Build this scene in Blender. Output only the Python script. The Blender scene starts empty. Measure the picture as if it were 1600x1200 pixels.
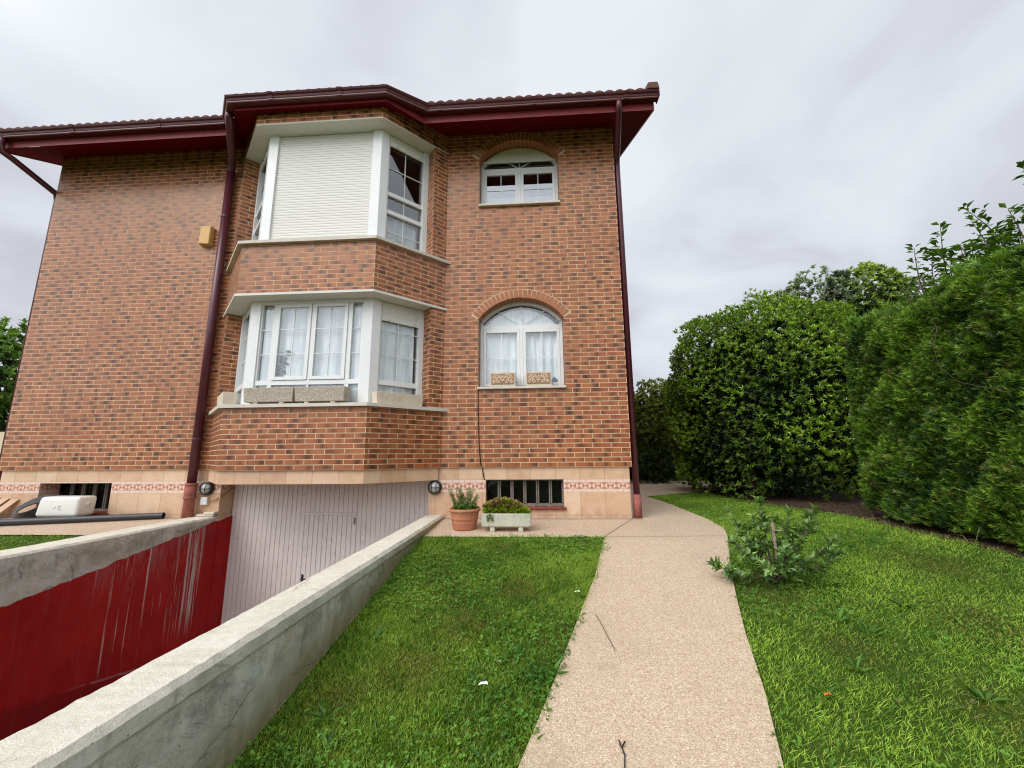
import bpy, bmesh, math, random
import numpy as np
from mathutils import Vector, Matrix
random.seed(7); RNG = np.random.default_rng(11)
sc = bpy.context.scene
COL = sc.collection
R = math.radians

# ------------------------------------------------------------------ node helpers
class NT:
    def __init__(s, tree): s.t = tree; s.n = tree.nodes; s.l = tree.links
    def node(s, kind, **kw):
        n = s.n.new(kind)
        for k, v in kw.items(): setattr(n, k, v)
        return n
    def put(s, sock, v):
        if v is None: return
        if hasattr(v, 'is_output'): s.l.new(v, sock)
        elif isinstance(v, (tuple, list)) and len(v) == 3 and sock.type == 'RGBA': sock.default_value = (*v, 1)
        else: sock.default_value = v
    def m(s, op, a, b=None, c=None, clamp=False):
        n = s.node('ShaderNodeMath', operation=op, use_clamp=clamp)
        for i, v in enumerate((a, b, c)):
            if v is not None: s.put(n.inputs[i], v)
        return n.outputs[0]
    def vm(s, op, a, b=None):
        n = s.node('ShaderNodeVectorMath', operation=op)
        s.put(n.inputs[0], a)
        if b is not None: s.put(n.inputs[1], b)
        return n.outputs['Value'] if op in ('DOT_PRODUCT', 'LENGTH') else n.outputs[0]
    def mix(s, f, a, b, mode='MIX'):
        n = s.node('ShaderNodeMix', data_type='RGBA', blend_type=mode)
        s.put(n.inputs[0], f); s.put(n.inputs[6], a); s.put(n.inputs[7], b)
        return n.outputs[2]
    def sep(s, v):
        n = s.node('ShaderNodeSeparateXYZ'); s.put(n.inputs[0], v); return n.outputs
    def comb(s, x, y, z):
        n = s.node('ShaderNodeCombineXYZ')
        for i, v in enumerate((x, y, z)): s.put(n.inputs[i], v)
        return n.outputs[0]
    def noise(s, vec, scale, detail=4, rough=.55, col=False):
        n = s.node('ShaderNodeTexNoise'); s.put(n.inputs['Vector'], vec)
        n.inputs['Scale'].default_value = scale; n.inputs['Detail'].default_value = detail
        n.inputs['Roughness'].default_value = rough
        return n.outputs['Color' if col else 'Fac']
    def voro(s, vec, scale, feature='F1', rnd=1.0):
        n = s.node('ShaderNodeTexVoronoi', feature=feature); s.put(n.inputs['Vector'], vec)
        n.inputs['Scale'].default_value = scale; n.inputs['Randomness'].default_value = rnd
        return n.outputs
    def white(s, x, y):
        n = s.node('ShaderNodeTexWhiteNoise', noise_dimensions='2D'); s.put(n.inputs['Vector'], s.comb(x, y, 0.0))
        return n.outputs
    def ramp(s, f, stops, interp='LINEAR'):
        n = s.node('ShaderNodeValToRGB'); s.put(n.inputs[0], f); n.color_ramp.interpolation = interp
        e = n.color_ramp.elements
        while len(e) < len(stops): e.new(.5)
        for i, (p, c) in enumerate(stops):
            e[i].position = p; e[i].color = (*c, 1) if len(c) == 3 else c
        return n.outputs[0]
    def smooth(s, x, a, b):
        n = s.node('ShaderNodeMapRange', interpolation_type='SMOOTHSTEP'); s.put(n.inputs[0], x)
        s.put(n.inputs[1], a); s.put(n.inputs[2], b)
        return n.outputs[0]
    def pos(s): return s.node('ShaderNodeNewGeometry').outputs['Position']
    def tn(s): return s.node('ShaderNodeNewGeometry').outputs['True Normal']
    def wall_uv(s):
        P = s.pos(); N = s.tn()
        T = s.vm('NORMALIZE', s.vm('CROSS_PRODUCT', (0, 0, 1), N))
        return s.vm('DOT_PRODUCT', P, T), s.sep(P)[2], P
    def bsdf(s, col, rough=.6, bump=None, bstr=.5, bdist=.01, spec=.5, metal=0.0, tint=None):
        b = s.node('ShaderNodeBsdfPrincipled')
        if tint: b.inputs['Specular Tint'].default_value = (*tint, 1)
        s.put(b.inputs['Base Color'], col); s.put(b.inputs['Roughness'], rough)
        b.inputs['Specular IOR Level'].default_value = spec; b.inputs['Metallic'].default_value = metal
        if bump is not None:
            bn = s.node('ShaderNodeBump'); bn.inputs['Strength'].default_value = bstr; bn.inputs['Distance'].default_value = bdist
            s.put(bn.inputs['Height'], bump); s.l.new(bn.outputs[0], b.inputs['Normal'])
        return b.outputs[0]
    def out(s, sh): s.l.new(sh, s.node('ShaderNodeOutputMaterial').inputs[0])

def newmat(name):
    m = bpy.data.materials.new(name); m.use_nodes = True; m.node_tree.nodes.clear()
    return m, NT(m.node_tree)

def simple(name, col, rough=.6, var=.25, scale=6, bump=.0, bscale=40, spec=.4, dirt=None, metal=0.):
    m, t = newmat(name); P = t.pos()
    n1 = t.noise(P, scale, 5, .6); n2 = t.noise(P, scale*7, 4, .6)
    f = t.m('ADD', t.m('MULTIPLY', n1, .6), t.m('MULTIPLY', n2, .4))
    lo = tuple(c*(1-var) for c in col); hi = tuple(min(1, c*(1+var)) for c in col)
    c = t.ramp(f, [(.3, lo), (.7, hi)])
    if dirt: c = t.mix(t.m('MULTIPLY', t.smooth(t.noise(P, scale*1.7+3, 6, .7), .52, .75), dirt[1]), c, dirt[0])
    r = t.m('ADD', t.m('MULTIPLY', n2, .25), rough-.12)
    t.out(t.bsdf(c, r, t.noise(P, bscale, 5, .6) if bump else None, bump, .01, spec, metal))
    return m

M = {}
# ------------------------------------------------------------------ brick
def brick_mat(name, arch=False):
    m, t = newmat(name)
    u, z, P = t.wall_uv()
    if not arch:
        v = t.m('SUBTRACT', z, .68)
        wob = t.m('MULTIPLY', t.m('SUBTRACT', t.noise(P, 9, 2), .5), .004)
        v = t.m('ADD', v, wob)
        rv = t.m('DIVIDE', v, .064); row = t.m('FLOOR', rv); fv = t.m('SUBTRACT', rv, row)
        rw = t.white(row, 3.7)[0]
        us = t.m('ADD', t.m('DIVIDE', u, .25), t.m('ADD', t.m('MULTIPLY', t.m('FLOORED_MODULO', row, 2.0), .5), t.m('MULTIPLY', rw, .05)))
        cl = t.m('FLOOR', us); fu = t.m('SUBTRACT', us, cl)
        jit = t.m('MULTIPLY', t.m('SUBTRACT', t.noise(P, 60, 3), .5), .004)
        du = t.m('MULTIPLY', t.m('MINIMUM', fu, t.m('SUBTRACT', 1.0, fu)), .25)
        dv = t.m('MULTIPLY', t.m('MINIMUM', fv, t.m('SUBTRACT', 1.0, fv)), .064)
        d = t.m('ADD', t.m('MINIMUM', du, dv), jit)
        mask = t.smooth(d, .0034, .0064)
        w1 = t.white(cl, row); w2 = t.white(t.m('ADD', cl, 31.3), t.m('ADD', row, 7.7))
        r1 = w1[0]; rc = t.sep(w2[1])
        # burnt patch: mostly at an end or in the middle of the brick
        rpos = t.white(row, 11.9)[0]
        coh = t.m('GREATER_THAN', t.noise(P, .8, 2), .36)
        cpos = t.m('ADD', .06, t.m('MULTIPLY', t.m('ADD', t.m('MULTIPLY', rc[0], t.m('SUBTRACT', 1.0, t.m('MULTIPLY', coh, .72))), t.m('MULTIPLY', rpos, t.m('MULTIPLY', coh, .72))), .90))
        wid = t.m('ADD', .09, t.m('MULTIPLY', rc[1], .17))
        g = t.m('DIVIDE', t.m('SUBTRACT', t.m('ADD', fu, t.m('MULTIPLY', t.m('SUBTRACT', t.noise(P, 25, 3), .5), .12)), cpos), wid)
        g = t.m('POWER', 2.718, t.m('MULTIPLY', t.m('MULTIPLY', g, g), -1.0))
        area = t.smooth(t.noise(P, 1.1, 3), .35, .62)
        amt = t.m('MULTIPLY', t.m('POWER', rc[2], .45), t.m('ADD', .7, t.m('MULTIPLY', area, .3)))
        patch = t.m('MULTIPLY', g, amt)
    else:
        P0 = P; r1 = t.noise(P, 14, 2); patch = t.m('MULTIPLY', t.smooth(t.noise(P, 11, 3), .55, .75), .5); mask = None
    base = t.ramp(r1, [(0, (.29, .084, .029)), (.35, (.35, .110, .037)), (.7, (.40, .142, .048)), (1, (.35, .104, .039))])
    base = t.mix(t.m('MULTIPLY', t.noise(P, 70, 4, .7), .45), base, (.24, .075, .030))
    base = t.mix(t.m('MULTIPLY', patch, .97), base, (.028, .013, .010))
    if arch:
        col, rough, bump = base, .42, t.noise(P, 120, 4)
    else:
        mor = t.ramp(t.noise(P, 30, 5, .7), [(.3, (.54, .38, .23)), (.7, (.74, .55, .36))])
        mor = t.mix(t.smooth(t.noise(P, .9, 4), .45, .75), mor, (.40, .28, .19))
        col = t.mix(mask, mor, base)
        grime = t.smooth(t.noise(t.vm('MULTIPLY', P, (1.2, 1.2, .35)), 1.3, 5), .48, .8)
        col = t.mix(t.m('MULTIPLY', grime, .25), col, (.14, .075, .05))
        eff = t.m('MULTIPLY', t.smooth(t.noise(t.vm('MULTIPLY', P, (2.5, 2.5, .9)), 1.7, 6, .7), .60, .78), .22)
        col = t.mix(eff, col, (.55, .46, .38))
        rough = t.mix(mask, (.9, .9, .9), t.comb(.24, .24, .24))
        rough = t.m('ADD', t.sep(rough)[0], t.m('MULTIPLY', t.noise(P, 35, 4), .14))
        bump = t.m('ADD', mask, t.m('MULTIPLY', t.noise(P, 130, 4), .22))
    t.out(t.bsdf(col, rough, bump, .7, .006, .60, tint=(1, .82, .70)))
    return m
M['brick'] = brick_mat('facing_brick')
M['arch'] = brick_mat('arch_brick', True)
M['mortar'] = simple('mortar', (.58, .44, .30), .9, .2, 20, .3, 90)

# ------------------------------------------------------------------ plinth tiles
def tile_mat():
    m, t = newmat('plinth_tile'); u, z, P = t.wall_uv()
    def grid(u0, w, joint):
        a = t.m('DIVIDE', t.m('ADD', u, u0), w); c = t.m('FLOOR', a); f = t.m('SUBTRACT', a, c)
        return c, f, t.m('MULTIPLY', t.m('MINIMUM', f, t.m('SUBTRACT', 1.0, f)), w)
    c, f, d = grid(.03, .333, 0)
    zr = t.m('GREATER_THAN', z, .43)
    rnd = t.white(c, zr)[0]
    cloud = t.m('ADD', t.m('MULTIPLY', t.noise(P, 7, 6, .7), .7), t.m('MULTIPLY', rnd, .35))
    col = t.ramp(cloud, [(.25, (.50, .30, .18)), (.5, (.62, .41, .26)), (.8, (.70, .52, .36))])
    col = t.mix(t.m('MULTIPLY', t.smooth(t.noise(P, 60, 3), .6, .75), .3), col, (.34, .17, .09))
    jm = t.smooth(d, .0018, .004)
    for zz in (.51, .345, .045):
        jm = t.m('MINIMUM', jm, t.smooth(t.m('ABSOLUTE', t.m('SUBTRACT', z, zz)), .002, .0045))
    # decorative frieze between z .345 and .51
    c2, f2, d2 = grid(.0, .0835, 0)
    b = t.m('DIVIDE', t.m('SUBTRACT', z, .428), .085); a = t.m('SUBTRACT', f2, .5)
    lt = t.m('LESS_THAN', t.m('ABSOLUTE', a), t.m('ABSOLUTE', b)); odd = t.m('FLOORED_MODULO', c2, 2.0)
    xor = t.m('ABSOLUTE', t.m('SUBTRACT', lt, odd))
    tri = t.mix(xor, (.45, .20, .13), (.74, .52, .40))
    wh = t.mix(t.noise(P, 25, 3), (.66, .46, .36), (.80, .64, .52))
    mid = t.m('LESS_THAN', t.m('ABSOLUTE', b), .5)
    c3, f3, d3 = grid(.04, .083, 0)
    jf = t.m('MINIMUM', t.smooth(d3, .001, .0035), t.smooth(t.m('ABSOLUTE', t.m('SUBTRACT', t.m('ABSOLUTE', b), .5)), .02, .05))
    fr = t.mix(jf, (.45, .28, .2), t.mix(mid, wh, tri))
    band = t.m('MULTIPLY', t.m('GREATER_THAN', z, .345), t.m('LESS_THAN', z, .51))
    col = t.mix(band, t.mix(jm, (.40, .22, .13), col), fr)
    dirt = t.m('MULTIPLY', t.smooth(z, .22, .0), t.smooth(t.noise(P, 8, 5), .35, .7))
    col = t.mix(t.m('MULTIPLY', dirt, .4), col, (.22, .13, .08))
    t.out(t.bsdf(col, .45, t.m('ADD', jm, t.m('MULTIPLY', t.noise(P, 80, 3), .2)), .3, .003, .45))
    return m
M['tile'] = tile_mat()

# ------------------------------------------------------------------ concrete + red painted wall
def concrete_mat(name, red=False):
    m, t = newmat(name); P = t.pos(); x, y, z = t.sep(P); N = t.tn(); nz = t.sep(N)[2]
    n = t.noise(P, 3.2, 8, .68); n2 = t.noise(P, 28, 6, .7); sp = t.noise(P, 130, 3, .8)
    side = t.ramp(n, [(.28, (.46, .45, .39)), (.5, (.68, .675, .63)), (.72, (.82, .82, .78))])
    # weather streaks running down and diagonal trowel marks
    st = t.noise(t.vm('MULTIPLY', t.vm('ADD', P, t.vm('MULTIPLY', t.noise(P, 2.5, 3, col=True), (.15, .15, .15))), (3, 5, 1.2)), 2.3, 6, .7)
    side = t.mix(t.m('MULTIPLY', t.smooth(st, .52, .70), .45), side, (.19, .185, .155))
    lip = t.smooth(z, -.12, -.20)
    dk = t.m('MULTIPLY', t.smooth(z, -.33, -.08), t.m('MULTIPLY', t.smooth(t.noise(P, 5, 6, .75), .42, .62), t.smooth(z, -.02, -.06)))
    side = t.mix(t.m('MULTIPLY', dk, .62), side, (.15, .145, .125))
    gl = t.m('ADD', -.05, t.m('MULTIPLY', .14, t.m('ADD', y, 1.1)))
    h = t.m('SUBTRACT', z, gl)
    moss = t.m('MULTIPLY', t.smooth(t.m('ADD', h, t.m('MULTIPLY', t.noise(P, 6, 5), .22)), .40, .10), .15 if red else .9)
    side = t.mix(moss, side, t.mix(t.noise(P, 18, 4), (.15, .15, .05), (.42, .36, .18)))
    och = t.m('MULTIPLY', t.smooth(t.noise(P, 5.3, 6, .7), .48 if red else .58, .70), .65 if red else .5)
    side = t.mix(och, side, (.50, .40, .23))
    side = t.mix(t.m('MULTIPLY', t.smooth(sp, .62, .75), .5), side, (.1, .09, .08))
    crk = t.voro(t.vm('ADD', P, t.vm('MULTIPLY', t.noise(P, 8, 4, col=True), (.12, .12, .12))), 1.5, 'DISTANCE_TO_EDGE')[0]
    crack = t.m('MULTIPLY', t.smooth(crk, .010, .002), t.smooth(t.noise(P, 2.1, 2), .52, .64))
    side = t.mix(t.m('MULTIPLY', crack, .7), side, (.10, .095, .08))
    diag = t.noise(t.vm('MULTIPLY', t.comb(x, t.m('ADD', y, t.m('MULTIPLY', z, -1.1)), t.m('ADD', z, t.m('MULTIPLY', y, .55))), (4, 5, 38)), 1.0, 5, .7)
    side = t.mix(t.m('MULTIPLY', t.smooth(diag, .50, .68), t.m('MULTIPLY', t.smooth(t.noise(P, 1.7, 4, .6), .42, .6), .5)), side, (.20, .19, .165))
    pit = t.voro(P, 34)[0]; side = t.mix(t.m('MULTIPLY', t.smooth(pit, .16, .06), t.smooth(t.noise(P, 9, 2), .5, .6)), side, (.13, .115, .09))
    top = t.ramp(t.m('ADD', t.m('MULTIPLY', n2, .5), t.m('MULTIPLY', n, .5)), [(.3, (.60, .55, .44)), (.55, (.76, .72, .60)), (.75, (.84, .80, .69))])
    top = t.mix(t.m('MULTIPLY', t.smooth(sp, .58, .72), .55), top, (.27, .23, .17))
    top = t.mix(t.m('MULTIPLY', t.smooth(t.noise(P, 4.1, 6, .7), .58, .7), .45), top, (.45, .38, .25))
    top = t.mix(t.m('MULTIPLY', crack, .6), top, (.2, .18, .15))
    if red:
        lim = t.m('ADD', t.m('MULTIPLY', y, .157), t.m('ADD', -.035, t.m('MULTIPLY', t.m('SUBTRACT', t.noise(t.comb(0.0, y, 0.0), 5, 4), .5), .10)))
        pt = t.smooth(t.m('SUBTRACT', lim, z), -.006, .006)
        rc = t.ramp(t.noise(P, 2.5, 5, .6), [(.3, (.31, .006, .007)), (.7, (.45, .014, .013))])
        rc = t.mix(t.m('MULTIPLY', t.smooth(t.noise(t.vm('MULTIPLY', P, (1, 7, .7)), 3, 5, .7), .52, .75), .4), rc, (.30, .06, .06))
        s1 = t.noise(t.comb(0.0, t.m('MULTIPLY', y, 16.0), t.m('MULTIPLY', z, .35)), 1.0, 5, .72)
        s2 = t.noise(t.comb(3.0, t.m('MULTIPLY', y, 1.6), 0.0), 1.0, 2, .5)
        wave = t.smooth(y, -1.75, -1.2)
        fade = t.m('MULTIPLY', wave, t.smooth(y, -.08, -.3))
        dep = t.m('SUBTRACT', lim, z)
        run = t.m('MULTIPLY', t.smooth(dep, 1.35, .9), t.smooth(dep, -.01, .02))
        thr = t.m('ADD', .545, t.m('MULTIPLY', t.m('SUBTRACT', .5, s2), .35))
        thr = t.m('ADD', thr, t.m('MULTIPLY', dep, .035))
        strk = t.smooth(t.m('SUBTRACT', s1, thr), -.005, .035)
        strk = t.m('MULTIPLY', strk, t.m('MULTIPLY', fade, run))
        rc = t.mix(t.m('MULTIPLY', strk, .85), rc, (.60, .50, .46))
        veil = t.m('MULTIPLY', t.smooth(dep, .55, .0), t.m('MULTIPLY', fade, t.smooth(t.noise(t.comb(5.0, t.m('MULTIPLY', y, 7.0), t.m('MULTIPLY', z, .9)), 1.2, 6, .75), .42, .62)))
        rc = t.mix(t.m('MULTIPLY', veil, .32), rc, (.46, .30, .28))
        faint = t.m('MULTIPLY', t.smooth(t.noise(t.comb(9.0, t.m('MULTIPLY', y, 9.0), t.m('MULTIPLY', z, .5)), 1.3, 6, .75),   .55, .72), .40)
        rc = t.mix(faint, rc, (.30, .12, .12))
        # pale tide line near the foot of the ramp wall
        tide = t.m('ABSOLUTE', t.m('SUBTRACT', t.m('ADD', z, t.m('MULTIPLY', y, .21)), t.m('ADD', -1.69, t.m('MULTIPLY', t.noise(P, 6, 3), .03))))
        tm = t.m('MULTIPLY', t.smooth(tide, .014, .004), t.m('MULTIPLY', fade, t.smooth(t.noise(P, 11, 3), .35, .5)))
        rc = t.mix(t.m('MULTIPLY', tm, .7), rc, (.36, .27, .25))
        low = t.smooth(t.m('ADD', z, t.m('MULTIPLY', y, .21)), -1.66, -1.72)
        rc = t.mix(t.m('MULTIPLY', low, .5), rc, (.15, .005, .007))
        side = t.mix(pt, side, rc)
        rough = t.mix(pt, (.85, .85, .85), (.6, .6, .6)); rough = t.sep(rough)[0]
    else: rough = .85
    col = t.mix(t.smooth(nz, .35, .8), side, top)
    t.out(t.bsdf(col, rough, t.m('ADD', t.m('MULTIPLY', n2, .55), t.m('MULTIPLY', sp, .45)), .8, .016, .16))
    return m
M['conc'] = concrete_mat('weathered_concrete'); M['redconc'] = concrete_mat('red_painted_concrete', True)

def aggregate_mat(name, cols, scale=85, dirt=True):
    m, t = newmat(name); P = t.pos()
    v = t.voro(P, scale); e = t.voro(P, scale, 'DISTANCE_TO_EDGE')[0]
    r = t.sep(v[1])[0]
    c = t.ramp(r, cols)
    c = t.mix(t.m('MULTIPLY', t.smooth(e, .09, .02), .8), c, tuple(k*.5 for k in cols[1][1]))
    edge = t.smooth(t.noise(P, .9, 4, .6), .5, .7); c = t.mix(t.m('MULTIPLY', edge, .25), c, (.48, .42, .27))
    big = t.noise(P, 1.3, 5, .6)
    c = t.mix(t.m('MULTIPLY', t.smooth(big, .45, .75), .3), c, tuple(k*.6 for k in cols[1][1]))
    if dirt: c = t.mix(t.m('MULTIPLY', t.smooth(t.noise(P, 3.7, 6, .7), .57, .74), .35), c, (.33, .25, .13))
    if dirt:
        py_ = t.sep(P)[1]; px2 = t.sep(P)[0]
        base_shade = t.m('MULTIPLY', t.smooth(t.m('ABSOLUTE', t.m('SUBTRACT', py_, .03)), .16, .0), t.m('LESS_THAN', px2, .1))  # contact shade painted into the paving colour along the house base
        c = t.mix(t.m('MULTIPLY', base_shade, t.m('ADD', .25, t.m('MULTIPLY', t.noise(P, 14, 4, .7), .5))), c, (.16, .12, .075))
    t.out(t.bsdf(c, .75, t.m('ADD', t.smooth(e, .0, .2), t.m('MULTIPLY', t.noise(P, 300, 2), .3)), .5, .004, .35))
    return m
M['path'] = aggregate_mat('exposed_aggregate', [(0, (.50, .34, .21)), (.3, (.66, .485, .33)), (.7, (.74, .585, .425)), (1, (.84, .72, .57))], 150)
M['agg'] = aggregate_mat('planter_aggregate', [(0, (.33, .27, .20)), (.4, (.48, .41, .32)), (.8, (.58, .52, .42)), (1, (.66, .60, .5))], 110, False)
M['joint'] = simple('joint', (.14, .10, .07), .9, .3, 30)
M['sill'] = simple('cast_stone_sill', (.60, .55, .47), .6, .16, 5, .2, 80, dirt=((.30, .26, .2), .5))
M['stone'] = simple('cast_stone', (.62, .54, .42), .75, .15, 8, .3, 90, dirt=((.34, .28, .2), .4))
M['plaster'] = simple('white_plaster', (.66, .66, .60), .6, .07, 3, .1, 50, dirt=((.45, .43, .36), .35))
M['white'] = simple('white_lacquered_frame', (.74, .75, .74), .35, .05, 4, 0, 40, .5, dirt=((.52, .50, .46), .25))
M['cream'] = simple('cream_shutter', (.72, .705, .655), .45, .03, 1.5, 0, 40, .3, dirt=((.5, .48, .42), .25))
M['maroon'] = simple('maroon_gutter', (.095, .015, .022), .38, .25, 8, 0, 40, .4, dirt=((.16, .08, .08), .25))
M['lip'] = simple('worn_gutter_edge', (.23, .11, .11), .45, .3, 20)
M['fascia'] = simple('red_fascia', (.20, .020, .022), .5, .2, 7, .1, 50, .35)
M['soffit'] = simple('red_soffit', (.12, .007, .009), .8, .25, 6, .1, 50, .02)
M['pipe'] = simple('plum_downpipe', (.085, .015, .026), .33, .2, 6, 0, 40, .5)
M['rustpipe'] = simple('terracotta_boot', (.30, .10, .075), .75, .3, 12, .7, 45, .3, dirt=((.42, .25, .2), .5))
M['rooftile'] = simple('roof_tile', (.13, .06, .045), .8, .35, 9, .3, 60, .3, dirt=((.12, .11, .09), .6))
M['door'] = simple('mauve_door_paint', (.78, .72, .675), .5, .08, 3, .05, 60, .4, dirt=((.33, .27, .25), .3))
M['dark'] = simple('dark_interior', (.05, .045, .042), .9, .2, 3)
M['room'] = simple('room_wall', (.34, .32, .29), .9, .1, 3)
M['lace'] = None
M['black'] = simple('black_plastic', (.018, .018, .02), .35, .3, 10, 0, 40, .5)
M['rubber'] = simple('black_polyethylene', (.022, .022, .025), .4, .3, 6, 0, 40, .5, dirt=((.12, .11, .10), .4))
M['bars'] = simple('grey_basement_frame', (.20, .17, .145), .6, .25, 12, .3, 60, .3, dirt=((.4, .36, .3), .5))
M['redbrick'] = simple('glazed_red_brick', (.19, .035, .022), .35, .25, 12, .2, 50, .5)
M['terra'] = simple('terracotta', (.44, .175, .095), .75, .18, 7, .3, 70, .3, dirt=((.56, .40, .30), .5))
M['troughc'] = simple('mossy_trough_concrete', (.50, .50, .40), .85, .2, 9, .5, 70, .3, dirt=((.25, .27, .16), .7))
M['soil'] = simple('soil', (.075, .05, .033), .95, .4, 14, .6, 60, .2, dirt=((.16, .10, .06), .6))
M['alarm'] = simple('yellowed_alarm_box', (.62, .37, .12), .45, .12, 8, 0, 40, .4, dirt=((.45, .25, .08), .5))
M['can'] = simple('white_polyethylene', (.74, .73, .68), .4, .05, 4, .08, 40, .45, dirt=((.5, .44, .34), .4))
M['wood'] = simple('weathered_wood', (.28, .22, .17), .85, .3, 14, .5, 60, .2)
M['board'] = simple('pale_board', (.56, .38, .25), .7, .2, 6, .2, 60, .3)
M['boxwhite'] = simple('white_pvc', (.68, .68, .66), .5, .05, 5)
M['cordo'] = simple('ochre_cord', (.40, .23, .10), .6, .2, 20)
M['carve'] = simple('carved_relief_ground', (.34, .20, .115), .8, .3, 20, .3, 60)
M['carvehi'] = simple('carved_relief', (.70, .55, .40), .75, .12, 20, .3, 80)
M['bark'] = simple('bark', (.10, .075, .055), .9, .35, 16, .7, 40, .2)
M['twig'] = simple('green_twig', (.13, .14, .07), .8, .3, 16)
M['lampglass'] = simple('frosted_lamp_glass', (.42, .43, .40), .25, .1, 20, 0, 40, .6)
M['petal'] = simple('white_petal', (.85, .84, .82), .6, .05, 30)
M['orangeleaf'] = simple('orange_leaf', (.62, .17, .03), .6, .2, 30)
M['wallcream'] = simple('cream_render', (.66, .56, .38), .85, .1, 4, .2, 60)
M['yellowcloth'] = simple('yellow_cloth', (.62, .52, .25), .9, .12, 9)
M['ramp'] = simple('ramp_concrete', (.16, .06, .055), .8, .3, 4, .4, 50)

def lace_mat():
    m, t = newmat('lace_curtain'); P = t.pos()
    c = t.mix(t.smooth(t.noise(t.vm('MULTIPLY', P, (1, 1, .12)), 26, 3), .35, .7), (.74, .80, .83), (.93, .96, .97))
    d = t.bsdf(c, .9, None, 0, 0, .1)
    tr = t.node('ShaderNodeBsdfTranslucent'); t.put(tr.inputs[0], (.8, .85, .86))
    mx = t.node('ShaderNodeMixShader'); mx.inputs[0].default_value = .12
    t.l.new(d, mx.inputs[1]); t.l.new(tr.outputs[0], mx.inputs[2]); t.out(mx.outputs[0])
    return m
M['lace'] = lace_mat()
def glass_mat(name, tint, base=.06, k=1.0):
    m, t = newmat(name)
    g = t.node('ShaderNodeBsdfGlossy'); g.inputs['Roughness'].default_value = .015; t.put(g.inputs['Color'], (.9, .93, .96))
    tr = t.node('ShaderNodeBsdfTransparent'); t.put(tr.inputs['Color'], tint)
    P = t.pos(); bn = t.node('ShaderNodeBump'); bn.inputs['Strength'].default_value = .03; bn.inputs['Distance'].default_value = .01
    t.put(bn.inputs['Height'], t.noise(P, 3, 2)); t.l.new(bn.outputs[0], g.inputs['Normal'])
    geo = t.node('ShaderNodeNewGeometry'); cs = t.m('ABSOLUTE', t.vm('DOT_PRODUCT', geo.outputs['Incoming'], geo.outputs['True Normal']))
    f = t.m('ADD', .04, t.m('MULTIPLY', t.m('POWER', t.m('SUBTRACT', 1.0, cs), 5.0), .96))
    fac = t.m('ADD', base, t.m('MULTIPLY', f, k), clamp=True)
    mx = t.node('ShaderNodeMixShader'); t.l.new(fac, mx.inputs[0]); t.l.new(tr.outputs[0], mx.inputs[1]); t.l.new(g.outputs[0], mx.inputs[2])
    t.out(mx.outputs[0]); return m
M['glass'] = glass_mat('window_glass', (.97, .99, .99), .09, 1.2)
M['dirtyglass'] = glass_mat('dusty_basement_glass', (.35, .36, .35), .01, .35)
M['upglass'] = glass_mat('reflective_window_glass', (.75, .78, .78), .14, 2.0)

def leaf_mat(name, rough=.5, spec=.3, trans=.22):
    m, t = newmat(name)
    a = t.node('ShaderNodeAttribute', attribute_name='Col').outputs['Color']
    d = t.bsdf(a, rough, None, 0, 0, spec)
    tr = t.node('ShaderNodeBsdfTranslucent'); t.put(tr.inputs[0], t.mix(1.0, a, (1.5, 1.6, .6), 'MULTIPLY'))
    mx = t.node('ShaderNodeMixShader'); mx.inputs[0].default_value = trans
    t.l.new(d, mx.inputs[1]); t.l.new(tr.outputs[0], mx.inputs[2]); t.out(mx.outputs[0]); return m
M['leaf'] = leaf_mat('leaf'); M['gloss'] = leaf_mat('glossy_leaf', .36, .45, .16); M['blade'] = leaf_mat('grass_blade', .55, .25, .3)

def lawn_mat():
    m, t = newmat('lawn_soil'); P = t.pos()
    f = t.m('ADD', t.m('MULTIPLY', t.noise(P, 2.2, 6, .65), .6), t.m('MULTIPLY', t.noise(P, 45, 4, .7), .4))
    c = t.ramp(f, [(.3, (.025, .045, .008)), (.5, (.05, .095, .012)), (.7, (.09, .13, .02))])
    t.out(t.bsdf(c, .95, t.noise(P, 70, 5), .8, .03, .1)); return m
M['lawn'] = lawn_mat()

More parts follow.
